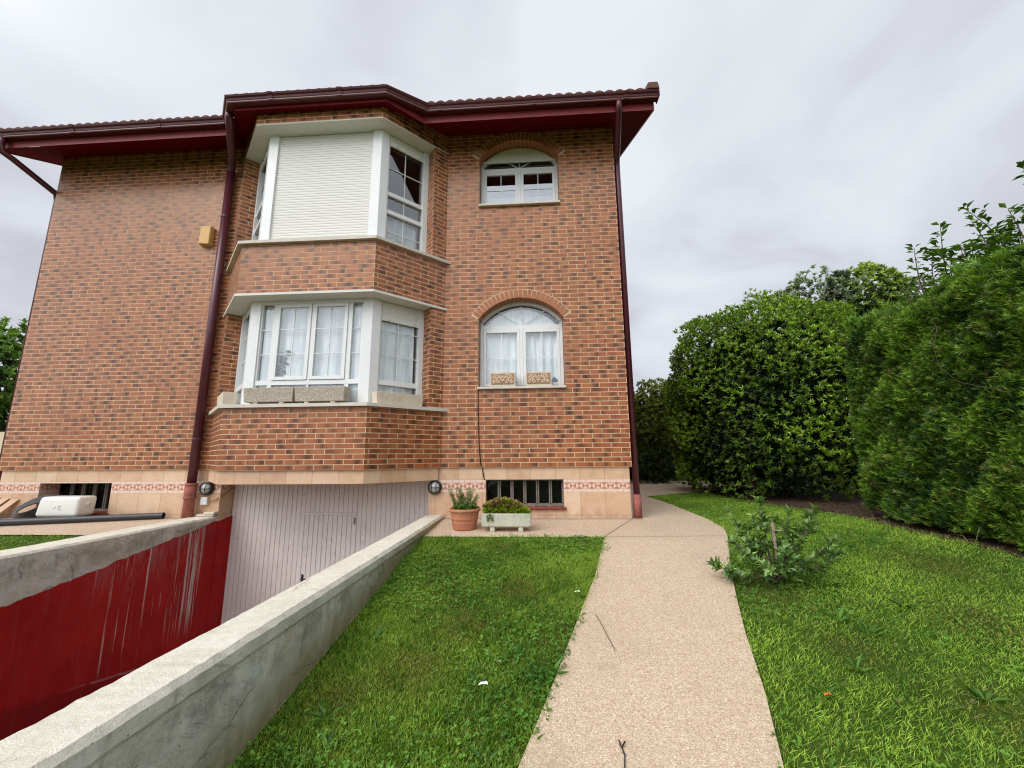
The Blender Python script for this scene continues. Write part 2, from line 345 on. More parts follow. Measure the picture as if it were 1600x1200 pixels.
# ------------------------------------------------------------------ mesh builder
class MB:
    def __init__(s): s.v = []; s.f = []; s.mi = []; s.cur = 0
    def face(s, pts):
        i = len(s.v); s.v += [tuple(p) for p in pts]; s.f.append(tuple(range(i, i+len(pts)))); s.mi.append(s.cur)
    def hexa(s, p):  # 8 points: bottom 4 (ccw), top 4
        i = len(s.v); s.v += [tuple(q) for q in p]
        for f in ((0, 3, 2, 1), (4, 5, 6, 7), (0, 1, 5, 4), (1, 2, 6, 5), (2, 3, 7, 6), (3, 0, 4, 7)):
            s.f.append(tuple(i+k for k in f)); s.mi.append(s.cur)
    def box(s, x0, x1, y0, y1, z0, z1, mp=None):
        p = [(x0, y0, z0), (x1, y0, z0), (x1, y1, z0), (x0, y1, z0), (x0, y0, z1), (x1, y0, z1), (x1, y1, z1), (x0, y1, z1)]
        s.hexa([mp(*q) for q in p] if mp else p)
    def prism(s, poly, z0, z1):
        n = len(poly); i = len(s.v)
        s.v += [(x, y, z0) for x, y in poly] + [(x, y, z1) for x, y in poly]
        s.f.append(tuple(i+k for k in reversed(range(n)))); s.f.append(tuple(i+n+k for k in range(n))); s.mi += [s.cur]*2
        for k in range(n):
            j = (k+1) % n; s.f.append((i+k, i+j, i+n+j, i+n+k)); s.mi.append(s.cur)
    def tube(s, pts, r, n=8, caps=True):
        pts = [Vector(p) for p in pts]; i0 = len(s.v); rs = r if isinstance(r, (list, tuple)) else [r]*len(pts)
        up = None
        for k, p in enumerate(pts):
            d = (pts[min(k+1, len(pts)-1)]-pts[max(k-1, 0)]).normalized()
            if up is None: up = Vector((0, 0, 1)) if abs(d.z) < .9 else Vector((1, 0, 0))
            a = d.cross(up).normalized(); b = a.cross(d).normalized(); up = b
            for q in range(n):
                t = 2*math.pi*q/n; s.v.append(tuple(p+a*(rs[k]*math.cos(t))+b*(rs[k]*math.sin(t))))
        for k in range(len(pts)-1):
            for q in range(n):
                s.f.append((i0+k*n+q, i0+k*n+(q+1) % n, i0+(k+1)*n+(q+1) % n, i0+(k+1)*n+q)); s.mi.append(s.cur)
        if caps:
            s.f.append(tuple(i0+q for q in range(n))); s.f.append(tuple(i0+(len(pts)-1)*n+q for q in reversed(range(n)))); s.mi += [s.cur]*2
    def lathe(s, prof, c, n=40):
        i0 = len(s.v)
        for r, z in prof:
            for q in range(n):
                t = 2*math.pi*q/n; s.v.append((c[0]+r*math.cos(t), c[1]+r*math.sin(t), c[2]+z))
        for k in range(len(prof)-1):
            for q in range(n):
                s.f.append((i0+k*n+q, i0+k*n+(q+1) % n, i0+(k+1)*n+(q+1) % n, i0+(k+1)*n+q)); s.mi.append(s.cur)
    def sweep(s, path, prof, cap=True):
        # path: list of (x,y) walked left to right with outside on the -y side; prof: list of (outward offset, z)
        n = len(path); dirs = []
        for k in range(n-1):
            d = Vector((path[k+1][0]-path[k][0], path[k+1][1]-path[k][1])).normalized(); dirs.append(Vector((d.y, -d.x)))
        i0 = len(s.v); m = len(prof)
        for k in range(n):
            a = dirs[max(k-1, 0)]; b = dirs[min(k, n-2)]; nn = (a+b)/(1+a.dot(b))
            for o, z in prof: s.v.append((path[k][0]+nn.x*o, path[k][1]+nn.y*o, z))
        for k in range(n-1):
            for q in range(m):
                s.f.append((i0+k*m+q, i0+k*m+(q+1) % m, i0+(k+1)*m+(q+1) % m, i0+(k+1)*m+q)); s.mi.append(s.cur)
        if cap:
            s.f.append(tuple(i0+q for q in range(m))); s.f.append(tuple(i0+(n-1)*m+q for q in reversed(range(m)))); s.mi += [s.cur]*2
    def build(s, name, mats, parent=None, smooth=False, bevel=0, fixn=True):
        me = bpy.data.meshes.new(name); me.from_pydata(s.v, [], s.f)
        mats = mats if isinstance(mats, (list, tuple)) else [mats]
        for m in mats: me.materials.append(m)
        me.polygons.foreach_set('material_index', s.mi)
        bm = bmesh.new(); bm.from_mesh(me)
        bmesh.ops.remove_doubles(bm, verts=bm.verts, dist=1e-5)
        if fixn: bmesh.ops.recalc_face_normals(bm, faces=bm.faces)
        bm.to_mesh(me); bm.free()
        if smooth: me.polygons.foreach_set('use_smooth', [True]*len(me.polygons))
        me.update()
        o = bpy.data.objects.new(name, me); COL.objects.link(o)
        if parent is not None: o.parent = parent; o.matrix_parent_inverse = parent_inv(parent)
        if bevel:
            b = o.modifiers.new('edge', 'BEVEL'); b.width = bevel; b.segments = 2; b.limit_method = 'ANGLE'; b.angle_limit = R(35)
        return o

def world_of(o):
    m = o.matrix_basis.copy()
    return (world_of(o.parent) @ o.matrix_parent_inverse @ m) if o.parent else m
def parent_inv(p): return world_of(p).inverted()

def tag(o, label=None, cat=None, group=None, kind=None):
    if label: o['label'] = label
    if cat: o['category'] = cat
    if group: o['group'] = group
    if kind: o['kind'] = kind
    return o
def empty(name, loc, label, cat, group=None):
    o = bpy.data.objects.new(name, None); o.location = loc; o.empty_display_size = .2; COL.objects.link(o)
    return tag(o, label, cat, group)

def np_mesh(name, V, F, C, mat, parent=None):
    V = np.asarray(V, np.float32); F = np.asarray(F, np.int32); k = F.shape[1]
    me = bpy.data.meshes.new(name); me.vertices.add(len(V)); me.vertices.foreach_set('co', V.ravel())
    me.loops.add(F.size); me.loops.foreach_set('vertex_index', F.ravel())
    me.polygons.add(len(F)); me.polygons.foreach_set('loop_start', np.arange(0, F.size, k, dtype=np.int32))
    me.update(calc_edges=True)
    a = me.color_attributes.new('Col', 'FLOAT_COLOR', 'POINT')
    CC = np.ones((len(V), 4), np.float32); CC[:, :3] = C; a.data.foreach_set('color', CC.ravel())
    me.materials.append(mat); me.validate()
    o = bpy.data.objects.new(name, me); COL.objects.link(o)
    if parent is not None: o.parent = parent; o.matrix_parent_inverse = parent_inv(parent)
    return o

def nrm(a): return a/np.maximum(np.linalg.norm(a, axis=1, keepdims=True), 1e-9)

# ------------------------------------------------------------------ camera (solved from the photograph's vanishing points)
CAMP = Vector((-1.25641, -5.65496, .82743)); FPX, YAW, TILT, ROLL = 632.4046, -.0622885, .1766836, -.0081731
fw = Vector((math.sin(YAW)*math.cos(TILT), math.cos(YAW)*math.cos(TILT), math.sin(TILT)))
rt = Vector((math.cos(YAW), -math.sin(YAW), 0)); up = rt.cross(fw)
r2 = math.cos(ROLL)*rt+math.sin(ROLL)*up; u2 = -math.sin(ROLL)*rt+math.cos(ROLL)*up
cam = bpy.data.cameras.new('camera'); camo = bpy.data.objects.new('camera', cam); COL.objects.link(camo)
mw = Matrix.Identity(4)
for i in range(3): mw[i][0] = r2[i]; mw[i][1] = u2[i]; mw[i][2] = -fw[i]; mw[i][3] = CAMP[i]
camo.matrix_world = mw; cam.sensor_width = 36; cam.lens = FPX/1600*36; cam.clip_start = .05; cam.clip_end = 2000
sc.camera = camo

def gz(y):
    if y >= 0: return 0.
    if y > -1.1: return .05/1.1*y
    if y > -9: return -.05+.14*(y+1.1)
    return -.05+.14*(-7.9)
gzv = np.vectorize(gz)

# ------------------------------------------------------------------ the house
HOUSE = empty('brick_house', (0, 0, 0), 'two-storey red brick house with polygonal bay, arched windows and maroon eaves', 'house')
ZB, ZT = .68, 5.99
def bay(d):
    return [(-6.02-1.4142*d, 0.), (-5.25-.4142*d, -.77-d), (-3.37+.4142*d, -.77-d), (-2.60+1.4142*d, 0.)]

CX, HW, RISE = -1.475, .62, .31
RA = (HW*HW+RISE*RISE)/(2*RISE)
def arch_z(x, zs, r=RA): return zs+RISE-RA+math.sqrt(max(r*r-(x-CX)**2, 0))
OPEN = [(1.80, 2.83), (4.66, 5.48)]      # (sill top, spring) of the two arched windows
NA = 24
# main walls
w = MB()
xs = [CX-HW+2*HW*i/NA for i in range(NA+1)]
def zmax(y): return 5.90+.47*y
w.face([(-9.28, 0, ZB), (-6.02, 0, ZB), (-6.02, 0, ZT), (-9.28, 0, ZT)])
w.face([(-2.60, 0, ZB), (CX-HW, 0, ZB), (CX-HW, 0, ZT), (-2.60, 0, ZT)])
w.face([(CX+HW, 0, ZB), (0, 0, ZB), (0, 0, ZT), (CX+HW, 0, ZT)])
for i in range(NA):
    a, b = xs[i], xs[i+1]
    w.face([(a, 0, ZB), (b, 0, ZB), (b, 0, OPEN[0][0]), (a, 0, OPEN[0][0])])
    w.face([(a, 0, arch_z(a, OPEN[0][1])), (b, 0, arch_z(b, OPEN[0][1])), (b, 0, OPEN[1][0]), (a, 0, OPEN[1][0])])
    w.face([(a, 0, arch_z(a, OPEN[1][1])), (b, 0, arch_z(b, OPEN[1][1])), (b, 0, ZT), (a, 0, ZT)])
for s0, sp in OPEN:
    for x in (CX-HW, CX+HW): w.face([(x, 0, s0), (x, .25, s0), (x, .25, sp), (x, 0, sp)])
    for i in range(NA):
        a, b = xs[i], xs[i+1]
        w.face([(a, 0, arch_z(a, sp)), (b, 0, arch_z(b, sp)), (b, .25, arch_z(b, sp)), (a, .25, arch_z(a, sp))])
for x in (0., -9.28):
    w.face([(x, 0, ZB), (x, 9, ZB), (x, 9, 5.9), (x, 4.5, 8.0), (x, 0, 5.9)])
w.face([(0, 9, ZB), (-9.28, 9, ZB), (-9.28, 9, 5.9), (0, 9, 5.9)])
for a, b in ((-9.28, -6.02), (-2.6, 0.)): w.face([(a, 0, ZB), (b, 0, ZB), (b, .03, ZB), (a, .03, ZB)])
w.face([(0, 0, ZB), (0, 9, ZB), (-.03, 9, ZB), (-.03, .03, ZB)])
w.build('wall', M['brick'], HOUSE, fixn=False)

# bay walls: three brick bands and the piers beside the windows
w = MB(); B = bay(0)
for z0, z1 in ((ZB, 1.456), (2.995, 3.70), (5.60, 6.0)):
    for i in range(3):
        (ax, ay), (bx, by) = B[i], B[i+1]
        w.face([(ax, ay, z0), (bx, by, z0), (bx, by, z1), (ax, ay, z1)])
    Bi = bay(-.25)
    w.face([(x, y, z1) for x, y in B]) if z1 < 5.9 else None
    if z0 > 1: w.face([(x, y, z0+.001) for x, y in B])
def facet(side):
    """local frame of the slanted bay face: u along the wall from the front arris, n outward"""
    if side == 'R': a = Vector((-3.37, -.77, 0)); t = Vector((1, 1, 0)).normalized(); n = Vector((1, -1, 0)).normalized()
    else: a = Vector((-5.25, -.77, 0)); t = Vector((-1, 1, 0)).normalized(); n = Vector((-1, -1, 0)).normalized()
    return a, t, n
for side in 'RL':
    a, t, n = facet(side)
    for z0, z1 in ((1.50, 2.965), (3.74, 5.60)):
        p0, p1 = a+t*.86, a+t*1.089; q0 = p0-n*.26; q1 = p1-n*.26
        for A_, B_ in ((p0, p1), (q0, p0)):
            w.face([(A_.x, A_.y, z0), (B_.x, B_.y, z0), (B_.x, B_.y, z1), (A_.x, A_.y, z1)])
Bp = bay(-.03)
w.face([(B[i][0], B[i][1], ZB) for i in range(4)])
w.build('bay_wall', M['brick'], HOUSE, fixn=False)

# voussoir arches
for s0, sp in OPEN:
    w = MB(); cz = sp+RISE-RA; half = math.asin(HW/RA); nb = 23
    w.cur = 1
    for i in range(48):
        a0 = -half-.03+(2*half+.06)*i/48; a1 = -half-.03+(2*half+.06)*(i+1)/48
        def P(a, r, y): return (CX+r*math.sin(a), y, cz+r*math.cos(a))
        w.hexa([P(a0, RA-.003, -.003), P(a1, RA-.003, -.003), P(a1, RA-.003, .166), P(a0, RA-.003, .166),
                P(a0, RA+.124, -.003), P(a1, RA+.124, -.003), P(a1, RA+.124, .166), P(a0, RA+.124, .166)])
    w.cur = 0
    for i in range(nb):
        st = 2*half/nb; a0 = -half+st*i+.0055; a1 = -half+st*(i+1)-.0055
        j = random.uniform(-.003, .003); k = random.uniform(-.0015, .0015)
        w.hexa([P(a0, RA-.010+j, -.009+k), P(a1, RA-.010+j, -.009+k), P(a1, RA-.010+j, .160), P(a0, RA-.010+j, .160),
                P(a0+.004, RA+.113+j, -.009+k), P(a1-.004, RA+.113+j, -.009+k), P(a1-.004, RA+.113+j, .160), P(a0+.004, RA+.113+j, .160)])
    w.build('brick_arch', [M['arch'], M['mortar']], HOUSE)

# tiled plinth with basement openings, bay apron and garage reveals
w = MB(); Y0 = .03
def plin(xa, xb, za, zb): w.face([(xa, Y0, za), (xb, Y0, za), (xb, Y0, zb), (xa, Y0, zb)])
BW = [(-8.60, -7.47, .06, .49), (-1.985, -.92, .15, .513)]
plin(-9.25, BW[0][0], -.2, ZB); plin(BW[0][0], BW[0][1], -.2, BW[0][2]); plin(BW[0][0], BW[0][1], BW[0][3], ZB); plin(BW[0][1], -5.795, -.2, ZB)
plin(-2.78, BW[1][0], -.2, ZB); plin(BW[1][0], BW[1][1], -.2, BW[1][2]); plin(BW[1][0], BW[1][1], BW[1][3], ZB); plin(BW[1][1], -.03, -.2, ZB)
for (xa, xb, za, zb), dp in zip(BW, (.30, .16)):
    for x in (xa, xb): w.face([(x, Y0, za), (x, Y0+dp, za), (x, Y0+dp, zb), (x, Y0, zb)])
    for z in (za, zb): w.face([(xa, Y0, z), (xb, Y0, z), (xb, Y0+dp, z), (xa, Y0+dp, z)])
for x in (-5.795, -2.78): w.face([(x, Y0, -.0), (x, .34, -.0), (x, .34, ZB), (x, Y0, ZB)])
w.face([(-.03, Y0, -.2), (-.03, 9, -.2), (-.03, 9, ZB), (-.03, Y0, ZB)])
w.face([(-9.25, Y0, -.2), (-9.25, 9, -.2), (-9.25, 9, ZB), (-9.25, Y0, ZB)])
for i in range(3):
    (ax, ay), (bx, by) = Bp[i], Bp[i+1]
    w.face([(ax, ay, .51), (bx, by, .51), (bx, by, ZB), (ax, ay, ZB)])
w.build('plinth', M['tile'], HOUSE, fixn=False)
w = MB(); w.face([(x, y+.001, .511) for x, y in Bp] + [(-2.6, .34, .511), (-6.0, .34, .511)])
w.build('bay_soffit', M['stone'], HOUSE)

# sills and heads of the bay
def slab(name, d, z0, z1, mat, inner=-.3, bevel=.006):
    w = MB(); o = bay(d); i = bay(inner)
    for k in range(3):
        w.hexa([(*o[k], z0), (*o[k+1], z0), (*i[k+1], z0), (*i[k], z0), (*o[k], z1), (*o[k+1], z1), (*i[k+1], z1), (*i[k], z1)])
    return w.build(name, mat, HOUSE)
slab('bay_sill', .055, 1.457, 1.50, M['sill']); slab('bay_sill', .055, 3.701, 3.742, M['sill'])
slab('bay_head', .025, 2.962, 2.994, M['plaster']); slab('bay_head', .004, 5.585, 5.599, M['plaster'])

# ------------------------------------------------------------------ windows
def mapper(o, U, N):
    o, U, N = Vector(o), Vector(U), Vector(N)
    return lambda u, w_, v: tuple(o+U*u+N*w_+Vector((0, 0, v)))
def rect_frame(mb, mp, u0, u1, v0, v1, t, w0, w1):
    mb.box(u0, u0+t, w0, w1, v0, v1, mp); mb.box(u1-t, u1, w0, w1, v0, v1, mp)
    mb.box(u0+t, u1-t, w0, w1, v0, v0+t, mp); mb.box(u0+t, u1-t, w0, w1, v1-t, v1, mp)
def slats(mb, mp, u0, u1, v0, v1, w_, pitch=.04, xlim=None):
    n = max(1, int(round((v1-v0)/pitch))); p = (v1-v0)/n
    for i in range(n):
        a = v0+i*p
        prof = [(a, w_-.0036), (a+.0006, w_), (a+p*.5, w_+.0012), (a+p*.86, w_), (a+p*.875, w_-.0036), (a+p, w_-.0036)]
        for (va, wa), (vb, wb) in zip(prof, prof[1:]):
            ua0, ua1 = (u0, u1) if not xlim else xlim(va); ub0, ub1 = (u0, u1) if not xlim else xlim(vb)
            mb.face([mp(ua0, wa, va), mp(ua1, wa, va), mp(ub1, wb, vb), mp(ub0, wb, vb)])
def pane(mb, mp, u0, u1, v0, v1, w_): mb.face([mp(u0, w_, v0), mp(u1, w_, v0), mp(u1, w_, v1), mp(u0, w_, v1)])

INS = bay(-.2); AL = Vector((INS[1][0], INS[1][1], 0)); AR = Vector((INS[2][0], INS[2][1], 0)); WF = AR.x-AL.x
mF = mapper(AL, (1, 0, 0), (0, -1, 0))
_, tR, nR = facet('R'); _, tL, nL = facet('L')
mR = mapper(AR, tR, nR); mL = mapper(AL, tL, nL)
def corner_posts(mb, z0, z1):
    for A_, t_, n_, sx in ((AR, tR, nR, -1), (AL, tL, nL, 1)):
        f = A_+Vector((sx*.135, 0, 0)); g = A_+t_*.118
        mit = Vector((-sx*-.0, 0, 0)); inn = A_+Vector((sx*.08*.4142, .08, 0))
        poly = [A_, f, f+Vector((0, .08, 0)), inn, g-n_*.08, g]
        mb.prism([(p.x, p.y) for p in poly], z0, z1)
def casement(fr, gl, mp, u0, u1, v0, v1, w_=-.01, t=.038):
    rect_frame(fr, mp, u0, u1, v0, v1, t, w_-.035, w_)
    pane(gl, mp, u0+t, u1-t, v0+t, v1-t, w_-.02)
def bars(mb, mp, u0, u1, v0, v1, us, vs, w_=-.026, t=.011):
    for u in us: mb.box(u-t/2, u+t/2, w_, w_+.009, v0, v1, mp)
    for v in vs: mb.box(u0, u1, w_+.001, w_+.0095, v-t/2, v+t/2, mp)

# lower bay window
class Sec:
    def __init__(s): s.k = {}
    def __getitem__(s, n): return s.k.setdefault(n, MB())
    def build(s, parent, glass):
        for n, m in (('sash', M['white']), ('pane', glass), ('glazing_bar', M['white']), ('roller_shutter', M['cream'])):
            if n in s.k and s.k[n].f: s.k[n].build(n, m, parent, fixn=(n != 'pane'), bevel=.003 if n == 'sash' else 0)
SECS = []
def newsec():
    S = Sec(); SECS.append(S); return S['pane'], S['glazing_bar'], S['roller_shutter'], S['sash']
fr = MB(); gl, br, sh, ss = newsec()
corner_posts(fr, 1.50, 2.962)
U0, U1 = .135, WF-.135
fr.box(U0, U1, -.07, -.02, 1.50, 1.535, mF); fr.box(U0, U1, -.07, -.02, 1.785, 1.85, mF); sh.box(U0, U1, -.06, .004, 2.915, 2.961, mF)
cols = [U0, .31, .39, .842, .9, 1.352, 1.43, U1]
for a, b in ((cols[0], U0+.02), (cols[1], cols[2]-.02), (cols[3]+.015, cols[4]-.015), (cols[5]+.02, cols[6]), (U1-.02, U1)):
    fr.box(a, b, -.07, -.021, 1.535, 1.785, mF); fr.box(a, b, -.07, -.021, 1.85, 2.915, mF)
for a, b in ((cols[2]-.02, cols[3]+.015), (cols[4]-.015, cols[5]+.02)):
    gl, br, _, ss = newsec()
    casement(ss, gl, mF, a+.002, b-.002, 1.852, 2.913, -.006, .045)
    c = (a+b)/2; bars(br, mF, a+.045, b-.045, 1.89, 2.87, [c], [2.21, 2.555])
    pane(gl, mF, a, b, 1.535, 1.785, -.05); bars(br, mF, a, b, 1.535, 1.785, [c], [], -.048)
for a, b in ((cols[0]+.02, cols[1]), (cols[6], U1-.02)):
    gl, br, _, ss = newsec(); pane(gl, mF, a, b, 1.85, 2.915, -.05); pane(gl, mF, a, b, 1.535, 1.785, -.05); bars(br, mF, a, b, 1.86, 2.9, [], [2.21], -.048); gl, br, _, ss = newsec(); bars(br, mF, a, b, 1.86, 2.9, [], [2.555], -.048)
for mp, shut in ((mR, 2.695), (mL, 2.90)):
    gl, br, sh, ss = newsec()
    fr.box(.118, .777, -.07, -.02, 1.50, 1.53, mp); fr.box(.118, .14, -.07, -.02, 1.53, 2.962, mp); fr.box(.70, .777, -.07, .005, 1.53, 2.962, mp)
    fr.box(.14, .70, -.068, -.015, 1.785, 1.855, mp)
    pane(gl, mp, .14, .70, 1.53, 1.785, -.05); pane(gl, mp, .14, .70, 1.855, 2.962, -.05)
    bars(br, mp, .14, .70, 1.53, 2.962, [.40], [], -.048); bars(br, mp, .14, .70, 1.53, 2.962, [], [2.205, 2.56], -.048)
    sh.box(.14, .70, -.032, -.008, shut-.01, shut+.045, mp); slats(sh, mp, .14, .70, shut+.045, 2.958, -.018, .038)
    for u in (.24, .62): sh.box(u-.012, u+.012, -.008, .006, shut+.005, shut+.03, mp)
W1 = fr.build('bay_window', M['white'], HOUSE, bevel=.003)
for S in SECS: S.build(W1, M['glass'])
SECS.clear()

# upper bay window with the closed front shutter
fr = MB(); gl, br, sh, ss = newsec()
corner_posts(fr, 3.742, 5.585); fr.box(U0, U1, -.09, -.052, 3.743, 3.80, mF)
slats(sh, mF, U0, U1, 3.80, 5.58, -.03, .0405); sh.box(U0, U1, -.05, -.015, 3.743, 3.80, mF)
for mp, shut in ((mR, 5.40), (mL, 5.40)):
    gl, br, sh, ss = newsec()
    fr.box(.118, .777, -.07, -.02, 3.742, 3.78, mp); fr.box(.118, .14, -.07, -.02, 3.78, 5.585, mp); fr.box(.69, .777, -.07, .005, 3.78, 5.585, mp)
    for v in (4.30, 4.585): fr.box(.14, .69, -.068, -.012, v, v+.062, mp)
    for a, b in ((3.78, 4.30), (4.362, 4.585), (4.647, 5.585)):
        pane(gl, mp, .14, .69, a, b, -.05); bars(br, mp, .14, .69, a, b, [.40], [], -.048)
    bars(br, mp, .14, .69, 3.9, 3.95, [], [4.035, 5.05], -.048)
    sh.box(.14, .69, -.03, -.006, shut, shut+.06, mp); slats(sh, mp, .14, .69, shut+.06, 5.582, -.018, .038)
    for u in (.24, .62): sh.box(u-.012, u+.012, -.006, .008, shut+.012, shut+.036, mp)
W2 = fr.build('bay_window', M['white'], HOUSE, bevel=.003)
for S in SECS: S.build(W2, M['upglass'])
SECS.clear()

# arched windows
mA = mapper((CX, .17, 0), (1, 0, 0), (0, -1, 0))
for idx, (s0, sp) in enumerate(OPEN):
    fr = MB(); gl, br, _, ss = newsec()
    zt0, zt1 = ((2.695, 2.765), (5.345, 5.415))[idx]; cz = sp+RISE-RA; h = HW-.004
    fr.box(-h, -h+.045, -.06, 0, s0, sp, mA); fr.box(h-.045, h, -.06, 0, s0, sp, mA)
    fr.box(-h+.045, h-.045, -.06, 0, s0, s0+.04, mA); fr.box(-h+.045, h-.045, -.06, 0, zt0, zt1, mA)
    fr.box(-.022, .022, -.06, .006, s0+.04, zt0, mA)
    ro, ri = RA-.004, RA-.055; hf = math.asin(h/ro)
    for i in range(NA):
        a0 = -hf+2*hf*i/NA; a1 = -hf+2*hf*(i+1)/NA
        def Q(a, r, w_): return mA(r*math.sin(a), w_, cz+r*math.cos(a))
        fr.hexa([Q(a0, ri, 0), Q(a1, ri, 0), Q(a1, ri, -.06), Q(a0, ri, -.06), Q(a0, ro, 0), Q(a1, ro, 0), Q(a1, ro, -.06), Q(a0, ro, -.06)])
    glF, brF = gl, br
    for a, b in ((-h+.045, -.022), (.022, h-.045)):
        gl, br, _, ss = newsec()
        casement(ss, gl, mA, a+.002, b-.002, s0+.042, zt0-.002, .004, .042)
        bars(br, mA, a+.042, b-.042, s0+.08, zt0-.045, [(a+b)/2], [s0+.082+(zt0-s0)*.42], -.018)
    gl, br = glF, brF
    poly = [mA(-h+.045, -.03, zt1), mA(h-.045, -.03, zt1)]
    k = [mA(u, -.03, cz+math.sqrt(ri*ri-u*u)) for u in [(h-.046)*(1-2*i/20) for i in range(21)]]
    gl.face(poly+[p for p in k if p[2] > zt1])
    for ang, L in ((0, ri-.02), (R(58), .62), (R(-58), .62)):
        for q in range(1):
            du, dz = math.sin(ang), math.cos(ang)
            Lm = .0
            while zt1+(Lm+.01)*dz < cz+math.sqrt(max(ri*ri-((Lm+.01)*du)**2, 0)) and Lm < .7: Lm += .01
            p0, p1 = (0, zt1), (du*Lm, zt1+dz*Lm); nx, nz = dz*.0055, -du*.0055
            br.hexa([mA(p0[0]-nx, -.028, p0[1]-nz), mA(p0[0]+nx, -.028, p0[1]+nz), mA(p1[0]+nx, -.028, p1[1]+nz), mA(p1[0]-nx, -.028, p1[1]-nz),
                     mA(p0[0]-nx, -.019, p0[1]-nz), mA(p0[0]+nx, -.019, p0[1]+nz), mA(p1[0]+nx, -.019, p1[1]+nz), mA(p1[0]-nx, -.019, p1[1]-nz)])
    Wd = fr.build('arched_window', M['white'], HOUSE, bevel=.003)
    for S in SECS: S.build(Wd, M['glass' if idx == 0 else 'upglass'])
    SECS.clear()
    if idx == 1:
        sh = MB()
        def xl(v):
            r = math.sqrt(max(ro*ri-(v-cz)**2, 0)) if v > cz else h
            r = min(r, h-.01); return -r, r
        slats(sh, mA, 0, 0, 5.535, cz+ri+.02, .022, .043, xl)
        sh.box(-h+.02, h-.02, .008, .03, 5.50, 5.535, mA)
        sh.build('roller_shutter', M['cream'], Wd)
    sl = MB(); sl.box(CX-HW-.008, CX+HW+.008, -.05, .16, s0-.034, s0-.001); sl.build('sill', M['sill'], Wd, bevel=.005)

# basement windows
for bi, (xa, xb, za, zb) in enumerate(BW):
    yy = Y0+(.28, .12)[bi]; fr, gl = MB(), MB()
    fr.box(xa, xb, yy, yy+.03, za, za+.035); fr.box(xa, xb, yy, yy+.03, zb-.02, zb)
    n = 6; wd = (xb-xa)/n
    for i in range(n+1):
        x = xa+i*wd; fr.box(max(xa, x-.022), min(xb, x-.003), yy-.012, yy+.03, za+.035, zb-.02)
        if 0 < i < n: fr.box(x+.003, x+.022, yy-.006, yy+.03, za+.035, zb-.02)
    gl.face([(xa, yy+.02, za), (xb, yy+.02, za), (xb, yy+.02, zb), (xa, yy+.02, zb)])
    Wb = fr.build('basement_window', M['bars'], HOUSE, bevel=.003); gl.build('pane', M['dirtyglass'], Wb)
    sl = MB()
    nb = 5; L = (xb+.03-xa+.02)/nb
    for i in range(nb): sl.box(xa-.02+i*L+.003, xa-.02+(i+1)*L-.003, Y0-.035, yy-.014, za-.035, za+.004)
    sl.build('sill', M['redbrick'], Wb, bevel=.008)

# garage door
w = MB(); DY = .29; px = .0705; x = -5.795+.004
w.box(-5.79, -2.785, DY+.005, DY+.04, -2.05, .55)
i = 0
while x+px < -2.78:
    if not (-4.72 < x+px*.5 < -3.90): w.box(x+.003, x+px-.0035, DY-.004+random.uniform(-.0015, .0015), DY+.004, -2.04, .54)
    else: w.box(x+.003, x+px-.0035, DY-.004, DY+.004, .045, .54)
    x += px
GD = w.build('garage_door', M['door'], HOUSE, bevel=.003)
w = MB(); x = -5.795+.004
while x+px < -2.78:
    if -4.72 < x+px*.5 < -3.90: w.box(x+.003, x+px-.0035, DY-.010, DY+.003, -2.03, .008)
    x += px
w.box(-4.73, -3.89, DY-.014, DY+.006, .010, .040)
wd = w.build('wicket_door', M['door'], GD, bevel=.003)
w = MB(); w.tube([(-4.63, DY-.01, -.85), (-4.63, DY-.06, -.85), (-4.53, DY-.065, -.855)], .009); w.box(-4.645, -4.615, DY-.016, DY-.006, -.95, -.80)
w.build('door_handle', M['black'], GD)
for za in (-.12, -1.7):
    w = MB(); w.box(-3.925, -3.905, DY-.022, DY-.008, za, za+.09); w.build('hinge', M['bars'], GD)

# interior shell behind the glass
w = MB()
w.face([(-9.2, 1.3, -2), (-.1, 1.3, -2), (-.1, 1.3, 6.2), (-9.2, 1.3, 6.2)])
for z in (.55, 3.32, 5.92): w.face([(-9.2, .3, z), (-.1, .3, z), (-.1, 1.3, z), (-9.2, 1.3, z)])
for x in (-9.2, -6.1, -2.56, -.1): w.face([(x, .26, .55), (x, 1.3, .55), (x, 1.3, 6.2), (x, .26, 6.2)])
w.build('interior_wall', M['room'], HOUSE, fixn=False)
for xa, xb, ya, zc_ in ((-9.2, -7.0, .35, .5), (-2.5, -.2, .22, .53)):
    w = MB(); w.box(xa, xb, ya, 1.0, -.5, zc_); w.build('cellar', M['dark'], HOUSE)

# ------------------------------------------------------------------ eaves, gutters, roof
FY = -.55; FZ0 = 5.665
w = MB()
fb = [(-5.79, FY), (-5.51, -.89), (-3.28, -.89), (-2.84, FY)]
def SZ(y): return 5.92+.47*y
# main soffit left and right (sloping with the rafters), gable overhangs
for pts in ([(-9.75, FY), (-5.79, FY), (-6.02, 0.05), (-9.75, .05)], [(-2.84, FY), (.46, FY), (.46, .05), (-2.60, .05)],
            [(-.05, .05), (.46, .05), (.46, 4.5), (-.05, 4.5)], [(-9.75, .05), (-9.22, .05), (-9.22, 4.5), (-9.75, 4.5)]):
    w.face([(x, y, SZ(y)) for x, y in pts])
for x0, x1 in ((-.05, .46), (-9.75, -9.22)):
    w.face([(x0, 4.5, SZ(4.5)), (x1, 4.5, SZ(4.5)), (x1, 9.6, SZ(4.5)-.47*5.1), (x0, 9.6, SZ(4.5)-.47*5.1)])
zc, zf = 5.775, 5.735
wl = [(-6.02, 0, 5.93), (-5.25, -.77, zc), (-3.37, -.77, zc), (-2.60, 0, 5.93)]
fl = [(-5.79, FY, FZ0), (-5.51, -.89, zf), (-3.28, -.89, zf), (-2.84, FY, FZ0)]
